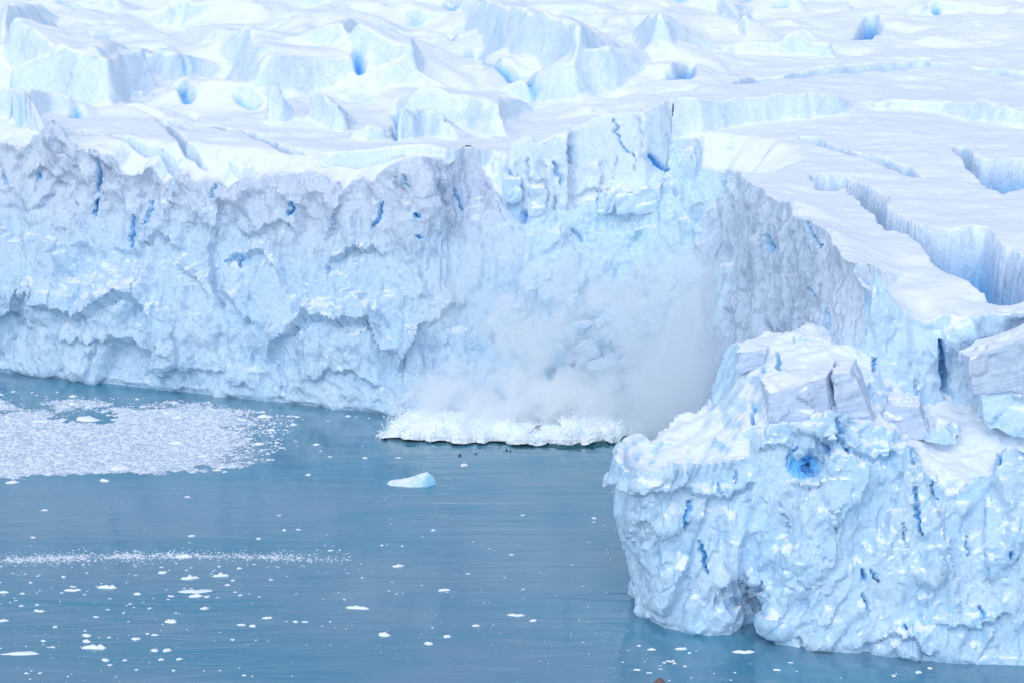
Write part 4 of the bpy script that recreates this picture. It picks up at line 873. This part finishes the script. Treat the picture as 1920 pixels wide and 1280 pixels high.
# ------------------------------------------------------------------ floating ice
def floe_mesh(name, seed, h=0.22, seg=18, rings=6, elong=1.0):
    r_ = np.random.default_rng(seed); ang = np.linspace(0, 2 * math.pi, seg, endpoint=False); ph = r_.uniform(0, 6.28, 4)
    rad = 1 + 0.18 * np.sin(2 * ang + ph[0]) + 0.12 * np.sin(3 * ang + ph[1]) + 0.08 * np.sin(5 * ang + ph[2]) + r_.normal(0, 0.05, seg)
    V = [(0, 0, 0)]; 
    for k in range(1, rings + 1):
        f = k / rings; V += [(math.cos(a) * rr * f * elong, math.sin(a) * rr * f * 0.75, 0) for a, rr in zip(ang, rad)]
    V = np.array(V); rr = np.concatenate([[0], np.repeat(np.arange(1, rings + 1) / rings, seg)])
    V[:, 2] = h * (1 - rr ** 3) * (0.55 + 1.3 * np.maximum(0, fbm(V * 1.6 + seed * 3.1, 3) + 0.35)) + h * 0.5 * r_.uniform(0, 1) * np.exp(-((V[:, 0] - r_.uniform(-.5, .5)) ** 2 + V[:, 1] ** 2) / 0.08)
    V[:, 2] = np.where(rr >= 0.99, -0.06, V[:, 2])
    T3 = [(0, 1 + i, 1 + (i + 1) % seg) for i in range(seg)]; Q4 = []
    for k in range(1, rings):
        a, b2 = 1 + (k - 1) * seg, 1 + k * seg
        for i in range(seg):
            i2 = (i + 1) % seg; T3 += [(a + i, b2 + i, b2 + i2), (a + i, b2 + i2, a + i2)]
    return V, np.array(T3)
VAR = [floe_mesh('v', s_, h=0.16 + 0.05 * (s_ % 4), elong=1 + 0.25 * (s_ % 3)) for s_ in range(12)]
FM = []
for i, (v, q) in enumerate(VAR):
    o = make_obj('floe', v, q, M_FLOE, attrs={'blue': np.zeros(len(v))}); FM.append(o.data); bpy.data.objects.remove(o)
def floe(name, px, py, wpx, label, group=None, cat='ice floe', hs=1.0, rot=None, ys=1.0):
    p = at_z(px, py, 0); w_ = wpx / F * math.hypot(p[1], CAMZ) / 2
    me = FM[random.randrange(12)]; o = bpy.data.objects.new(name, me); S.collection.objects.link(o)
    o.location = (p[0], p[1], 0); o.scale = (w_ / 1.15, w_ / 1.15 * ys, w_ / 1.15 * hs); o.rotation_euler = (0, 0, random.uniform(-.5, .5) + random.choice((0, math.pi)) if rot is None else rot)
    return tag(o, label, cat, group)
BIG = [(163, 786, 56, 'largest white floe, lying in the round dark gap in the slush field'), (76, 790, 26, 'small white floe left of the largest floe in the slush field'), (121, 762, 14, 'white floe just above the round dark gap'),
       (135, 757, 18, 'low white floe behind the round dark gap'), (11, 762, 12, 'white chunk near the left edge beyond the slush field'), (332, 783, 24, 'white floe right of the round dark gap, inside the slush'),
       (331, 831, 24, 'white floe in the middle right part of the slush field'), (380, 855, 24, 'white floe near the lower right rim of the slush'), (225, 878, 42, 'long white ridge of ice on the lower rim of the slush'),
       (498, 781, 32, 'long thin floe between the slush field and the cliff'), (508, 806, 20, 'white floe off the right end of the slush field'), (454, 786, 20, 'thin floe right of the slush field, under the cliff'),
       (486, 832, 18, 'thin white floe on open water right of the slush'), (593, 833, 16, 'thin floe on open blue water left of the small iceberg'), (196, 901, 20, 'single white floe just below the slush field'),
       (22, 904, 22, 'thin white floe below the slush at the left edge'), (415, 876, 14, 'upper floe of the trio below the right rim of the slush'), (408, 881, 12, 'left floe of the trio below the right rim of the slush'), (421, 884, 12, 'lowest floe of the trio below the right rim of the slush'),
       (344, 1043, 28, 'white floe riding on the thin line of slush'), (305, 1073, 22, 'white floe just under the line of slush'), (137, 1106, 24, 'wide white floe in the lower left scatter, left of the pair'), (202, 1101, 26, 'flat white floe under the slush line, right of the wide one'),
       (258, 1113, 20, 'white floe closing the row of three below the slush line'), (368, 1108, 46, 'longest white floe of the lower scatter'), (366, 1117, 24, 'white floe tucked just below the longest one'), (388, 1118, 14, 'small floe right below the longest one'),
       (321, 1117, 12, 'small floe left of the longest one'), (355, 1084, 24, 'thin floe above the longest one'), (415, 1079, 22, 'small floe under the right part of the slush line'), (383, 1140, 18, 'rounded floe alone below the longest one'),
       (321, 1165, 32, 'flat floe with a pointed top, lower left centre'), (502, 1158, 14, 'peaked small floe in the lower centre left'), (474, 1173, 18, 'right floe of a pair, lower centre left'), (453, 1171, 12, 'left floe of a pair, lower centre left'),
       (554, 1165, 12, 'left floe of a level pair in the lower centre'), (571, 1165, 12, 'right floe of a level pair in the lower centre'), (669, 1139, 32, 'low white floe alone in the lower centre'), (720, 1190, 28, 'white floe alone near the bottom centre'),
       (746, 1061, 16, 'small floe alone below the small iceberg'), (878, 1075, 8, 'tiny floe right of centre on grey water'), (832, 1106, 16, 'small thin floe left of the headland'), (838, 1193, 16, 'small thin floe at the bottom, right of centre'), (804, 1206, 18, 'faint thin floe at the bottom, right of centre'),
       (893, 1172, 16, 'thin floe at the lower right of the open water'), (162, 1202, 20, 'rounded white floe near the lower left corner'), (178, 1214, 32, 'long flat floe near the lower left corner'), (163, 1191, 18, 'thin floe above the rounded one near the lower left corner'),
       (40, 1225, 84, 'very long thin line of ice at the lower left edge'), (290, 1219, 16, 'left one of two bright floes near the bottom left'), (313, 1219, 18, 'right one of two bright floes near the bottom left'), (198, 1237, 16, 'small floe below the long flat one'),
       (206, 1246, 12, 'lowest small floe below the long flat one'), (234, 1237, 12, 'small floe right of the lowest pair'), (255, 1197, 16, 'thin floe above the two bright ones'), (302, 1236, 12, 'small floe below the two bright ones'), (336, 1235, 12, 'small floe to the lower right of the two bright ones'),
       (75, 1261, 10, 'small floe alone in the bottom left corner'), (74, 1145, 20, 'small rounded floe at the left under the wide one'), (42, 1112, 10, 'tiny floe left of the wide one'), (6, 1110, 14, 'floe cut by the left edge, level with the wide one'), (6, 1163, 14, 'low floe cut by the left edge'),
       (1257, 1239, 12, 'bright peaked chunk floating below the headland'), (1195, 1255, 10, 'small white chunk left of the peaked one below the headland'), (1395, 1222, 30, 'white floe in the mouth of the dark arch'), (1222, 1217, 12, 'thin floe close to the foot of the headland'),
       (1278, 1216, 16, 'flat floe near the foot of the headland, left of the arch'), (968, 1153, 24, 'small flat floe left of the headland foot'), (1000, 1163, 14, 'tiny floe left of the headland foot'), (1722, 1260, 14, 'small floe at the bottom right'), (870, 872, 16, 'thin floe on the smooth water below the wave'),
       (747, 858, 8, 'tiny floe just left below the wave'), (352, 931, 12, 'tiny floe alone between slush and lower scatter'), (84, 956, 10, 'tiny floe on dark water at the left'), (62, 1007, 10, 'tiny floe on dark water further down at the left'), (359, 1004, 12, 'tiny floe above the slush line'),
       (716, 1022, 8, 'tiny floe below the small iceberg, above the lone one'), (578, 890, 12, 'faint small floe left of the small iceberg')]
for px, py, wd, lb in BIG:
    floe('ice_floe', px, py, wd, lb, rot=random.uniform(-.15, .15) + random.choice((0, math.pi)), hs=1.3 if wd < 36 else (0.7 if wd < 60 else 0.3), ys=1.0 if wd < 20 else (0.7 if wd < 60 else 0.22))
REG = [((0, 1055, 480, 1150), 75, 'tiny ice chips below the thin slush line', 'tiny white ice chip floating just below the thin line of slush'),
       ((0, 1150, 640, 1270), 40, 'tiny ice chips in the lower left', 'tiny white ice chip on grey water near the lower left corner'),
       ((480, 960, 1150, 1130), 50, 'tiny ice chips on the central water', 'tiny white ice chip on the open water left of the headland'),
       ((1180, 1195, 1900, 1275), 26, 'tiny ice chips at the foot of the headland', 'tiny white ice chip on dark water in front of the headland'),
       ((500, 760, 700, 860), 26, 'tiny ice chips off the slush field', 'tiny white ice chip between the slush field and the wave')]
for (x0, y0, x1, y1), n_, gname, lb in REG:
    k = 0
    while k < n_:
        px, py = random.uniform(x0, x1), random.uniform(y0, y1)
        if x0 == 1180 and py < 1200 + (px - 1180) * 0.085 + random.random() * 26: continue
        floe('ice_chip', px, py, random.choice((3.5, 4, 5, 5, 6, 8, 10)), lb, gname, 'ice chip', 1.6, rot=random.uniform(-.3, .3)); k += 1
M_CHIP = ice_mat('slush_ice', ice=(0.76, 0.84, 0.92), ice2=(0.70, 0.80, 0.90), bump=0.05, snow_lo=0.3, snow_hi=1.2)
def chips(name, pts, rad, label):
    """many small pieces that nobody could count, as one object"""
    n = len(pts); kf = 5; a = rng.uniform(0, 6.28, (n, 1)) + np.arange(kf)[None] * 2 * math.pi / kf; r = rad[:, None] * rng.uniform(0.7, 1.3, (n, kf))
    ring = np.stack([pts[:, 0:1] + np.cos(a) * r * 1.25, pts[:, 1:2] + np.sin(a) * r, np.full((n, kf), -0.02)], -1)
    topc = np.stack([pts[:, 0] + rng.normal(0, .2, n) * rad, pts[:, 1] + rng.normal(0, .2, n) * rad, rad * rng.uniform(0.2, 0.75, n)], -1)[:, None]
    V = np.concatenate([ring, topc], 1).reshape(-1, 3); b0 = (np.arange(n) * (kf + 1))[:, None]
    Tt = np.stack([b0 + np.arange(kf)[None], b0 + (np.arange(kf)[None] + 1) % kf, np.broadcast_to(b0 + kf, (n, kf))], -1).reshape(-1, 3)
    return tag(make_obj(name, V, Tt, M_CHIP, attrs={'blue': np.zeros(len(V))}), label, 'brash ice', kind='stuff')
FIELD = np.array([(-60, 722), (0, 727), (100, 733), (230, 742), (380, 748), (470, 762), (540, 772), (560, 800), (530, 850), (470, 872), (390, 880), (250, 889), (120, 894), (0, 897), (-60, 900)])
def field_density(px, py):
    nz_ = fbm(np.stack([px / 38, py / 9, px * 0 + 12], 1), 4); px = px + nz_ * 46; py = py + nz_ * 9
    d, _, _ = path_dist(px, py, np.vstack([FIELD, FIELD[:1]]).astype(float)); ins = inside(px, py, FIELD)
    e = ((px - 165) / 66) ** 2 + ((py - 784) / 9) ** 2 + 0.9 * fbm(np.stack([px / 30, py / 6, px * 0 + 8], 1), 3)
    up = sst(735, 800, py + px * 0.0)
    dens = ins * sst(0, 7, d) * (0.08 + 0.95 * sst(0.2, 0.75, up + 0.55 * fbm(np.stack([px / 60, py / 18, px * 0], 1), 3))) * (1 - 0.85 * sst(350, 540, px + 50 * fbm(np.stack([px / 50, py / 20, px * 0 + 4], 1), 3)))
    return np.where(e < 1, 0.02, dens)
P = at_z(rng.uniform(-60, 570, 130000), rng.uniform(722, 900, 130000)); wgt = (P[1] / 400) ** 0
x_ = rng.uniform(-118, -38, 90000); y_ = rng.uniform(343, 430, 90000); px, py = project(np.stack([x_, y_, x_ * 0], 1))
k_ = (rng.uniform(0, 1, 90000) < field_density(px, py) ** 1.2) & (front_d(x_, y_)[0] < -1.0)
chips('brash_ice', np.stack([x_, y_], 1)[k_], np.clip(rng.lognormal(-2.1, 0.62, k_.sum()), 0.06, 0.8), 'dense field of broken ice slush floating at the left below the cliff')
tl = rng.uniform(0, 1, 9000); px = tl * 660; py = 1050 - 9 * np.sin(tl * 3.0) + rng.normal(0, 1, 9000) * (3.0 + 8 * rng.uniform(0, 1, 9000) ** 4) ; k_ = rng.uniform(0, 1, 9000) < 0.45 * (1 - 0.65 * sst(.5, 1, tl)) * (0.5 + 0.8 * sst(-.2, .3, fbm(np.stack([tl * 14, tl * 0, tl * 0], 1), 3)))
P = at_z(px[k_], py[k_]); chips('brash_ice', np.stack([P[0], P[1]], 1), np.clip(rng.lognormal(-2.2, 0.4, k_.sum()), 0.05, 0.3), 'thin curved line of ice slush drifting across the lower left water')
n_ = 2600; px = rng.uniform(-20, 1180, n_); py = rng.uniform(830, 1278, n_); k_ = rng.uniform(0, 1, n_) < 0.12 + 0.5 * sst(-.1, .4, fbm(np.stack([px / 160, py / 50, px * 0 + 3], 1), 3)) * sst(980, 1060, py)
P = at_z(px[k_], py[k_]); hd_, _ = head_d(P[0], P[1]); P = P[:, hd_ < -1]; chips('brash_ice', np.stack([P[0], P[1]], 1), np.clip(rng.lognormal(-2.5, 0.4, P.shape[1]), 0.04, 0.2), 'fine specks of ice strewn over the open water')
xs = np.arange(-118, -38, 0.8); ys = np.arange(343, 430, 0.8); FX, FY = np.meshgrid(xs, ys, indexing='ij'); ppx, ppy = project(np.stack([FX.ravel(), FY.ravel(), FX.ravel() * 0], 1)); fd = field_density(ppx, ppy)
ids = np.arange(FX.size).reshape(FX.shape); qq = np.stack([ids[:-1, :-1], ids[1:, :-1], ids[1:, 1:], ids[:-1, 1:]], -1).reshape(-1, 4); vv = np.stack([FX.ravel(), FY.ravel(), np.full(FX.size, 0.012)], 1)
vv, qq, fd = compact(vv, qq, (fd[qq].max(1) > 0.03) & (front_d(vv[qq[:, 0], 0], vv[qq[:, 0], 1])[0] < -1.5), fd)
m, t, b, o = new_mat('grease_ice'); b.inputs['Base Color'].default_value = (0.60, 0.71, 0.83, 1); b.inputs['Roughness'].default_value = 0.6
at = t.nodes.new('ShaderNodeAttribute'); at.attribute_name = 'cover'; g = t.nodes.new('ShaderNodeNewGeometry'); n1 = noise(t, mapping(t, g.outputs['Position'], (1, 0.8, 1)), 0.9, 5, 0.7)
tr = t.nodes.new('ShaderNodeBsdfTransparent'); mx = t.nodes.new('ShaderNodeMixShader')
t.links.new(mrange(t, math_n(t, 'ADD', math_n(t, 'MULTIPLY', at.outputs['Fac'], 0.62), math_n(t, 'SUBTRACT', n1.outputs[0], 0.5)), 0.12, 0.42, 0.0, 0.9), mx.inputs[0]); t.links.new(tr.outputs[0], mx.inputs[1]); t.links.new(b.outputs[0], mx.inputs[2]); t.links.new(mx.outputs[0], o.inputs['Surface'])
tag(make_obj('grease_ice', vv, qq, m, attrs={'cover': fd}), 'thin grey film of freezing slush between the pieces at the left', 'ice film', kind='stuff')
# small iceberg
p0 = at_z(771, 906); ux = np.linspace(-4.7, 4.7, 64); uy = np.linspace(-1, 1, 26); UX, UY = np.meshgrid(ux, uy, indexing='ij')
hh = np.interp(UX, [-4.7, -4.2, -2.5, -0.6, 1.0, 2.9, 3.6, 4.3, 4.7], [0, .55, .8, 1.0, 1.5, 2.15, 1.7, 1.15, 0]); wy_ = np.interp(UX, [-4.7, -3.8, 0, 3, 4.7], [.15, 1.2, 2.0, 1.7, .2])
ye = UY * wy_ * 1.2; crest = 0.35
zz_ = hh * np.where(UY < crest, sst(-1.0, crest, UY) ** 0.55, 1 - sst(crest, 1, UY) ** 1.5 * 1.0) - 0.12
Vb = np.stack([UX, ye, zz_], -1).reshape(-1, 3); Vb[:, 2] += (tile(T_LUMP, Vb / 1.5) * 0.14 + ridged(Vb / .9, 3) * .06) * (Vb[:, 2] > 0.1)
ids = np.arange(len(Vb)).reshape(UX.shape); qb = np.stack([ids[:-1, :-1], ids[1:, :-1], ids[1:, 1:], ids[:-1, 1:]], -1).reshape(-1, 4)
Vd = Vb.copy(); Vd[:, 2] = -np.abs(Vb[:, 2]) * 1.6 - 0.12
nb = len(Vb); vb2 = np.vstack([Vb, Vd]); qb2 = np.vstack([qb, qb[:, ::-1] + nb])
M_BERG = ice_mat('small_iceberg_ice', ice=(0.50, 0.80, 0.94), ice2=(0.40, 0.74, 0.93), bump=0.15, scale=2, snow_lo=0.7, snow_hi=0.98)
tag(make_obj('iceberg', vb2 + np.array([p0[0], p0[1], 0]), qb2, M_BERG, attrs={'blue': np.r_[np.zeros(nb), np.full(nb, .2)]}, loc=(p0[0], p0[1], 0)), 'small wedge shaped iceberg with a raised right tip, alone on open water', 'iceberg')
# dark chunks of debris flung ahead of the wave
M_DARK, t, b, o = new_mat('dark_ice'); b.inputs['Base Color'].default_value = (0.03, 0.06, 0.10, 1); b.inputs['Roughness'].default_value = 0.25
v, q = floe_mesh('d', 77, h=0.8, seg=9, rings=3); o_ = make_obj('dark_chunk', v, q, M_DARK); dm = o_.data; bpy.data.objects.remove(o_)
for px, py, wd in [(892, 850, 6), (897, 848, 3), (919, 838, 3), (924, 849, 3), (945, 847, 3), (950, 844, 8), (957, 845, 6), (935, 840, 3), (862, 853, 9), (1137, 866, 3)]:
    o = bpy.data.objects.new('ice_fragment', dm); S.collection.objects.link(o); p = at_z(px, py, 0.1); w_ = wd / F * math.hypot(p[1], CAMZ) / 2
    o.location = p; o.scale = (w_, w_ * .7, w_ * .8); o.rotation_euler = (0, 0, random.uniform(0, 6)); tag(o, 'small dark fragment on the water just below the breaking wave', 'ice fragment', 'dark fragments below the wave')
# brown stone at the bottom edge
M_ST, t, b, o = new_mat('brown_stone'); g = t.nodes.new('ShaderNodeNewGeometry'); n1 = noise(t, g.outputs['Position'], 4, 4); t.links.new(mixc(t, n1.outputs[0], (0.10, 0.06, 0.05), (0.30, 0.20, 0.17)), b.inputs['Base Color'])
v, q = floe_mesh('s', 31, h=0.55); p = at_z(1235, 1281); tag(make_obj('stone', v * (0.95, 1.0, 1.0) + p, q, M_ST, loc=p), 'brown stone just breaking the water at the bottom edge', 'stone')
# ------------------------------------------------------------------ water
mw, t, b, o = new_mat('sea_water')
b.inputs['Base Color'].default_value = (0.12, 0.27, 0.37, 1); b.inputs['Roughness'].default_value = 0.06; b.inputs['IOR'].default_value = 1.75
g = t.nodes.new('ShaderNodeNewGeometry'); P = g.outputs['Position']
ns_ = noise(t, mapping(t, P, (0.012, 0.04, 1)), 1.0, 4, 0.6, 0.8)  # broad light and dark reflection patches, painted into the water colour as noise
t.links.new(mixc(t, mrange(t, ns_.outputs[0], 0.36, 0.62), (0.07, 0.265, 0.375), (0.15, 0.30, 0.40)), b.inputs['Base Color'])
n1 = noise(t, mapping(t, P, (0.06, 0.30, 1)), 1.0, 4, 0.5, 0.8); n2 = noise(t, mapping(t, P, (0.6, 2.2, 1)), 1.0, 3, 0.5)
n0 = noise(t, P, 0.02, 3, 0.5); amp = mrange(t, n0.outputs[0], 0.35, 0.65, 0.25, 1.0)
bp = nd(t, 'Bump', Strength=1.0); bp.inputs['Distance'].default_value = 1.0
t.links.new(math_n(t, 'MULTIPLY', math_n(t, 'ADD', math_n(t, 'MULTIPLY', n1.outputs[0], 0.30), math_n(t, 'MULTIPLY', n2.outputs[0], 0.02)), amp), bp.inputs['Height'])
t.links.new(bp.outputs[0], b.inputs['Normal'])
gw = 900
tag(make_obj('water', [(-gw, -100, 0), (gw, -100, 0), (gw, 900, 0), (-gw, 900, 0)], [(0, 1, 2, 3)], mw), kind='structure')
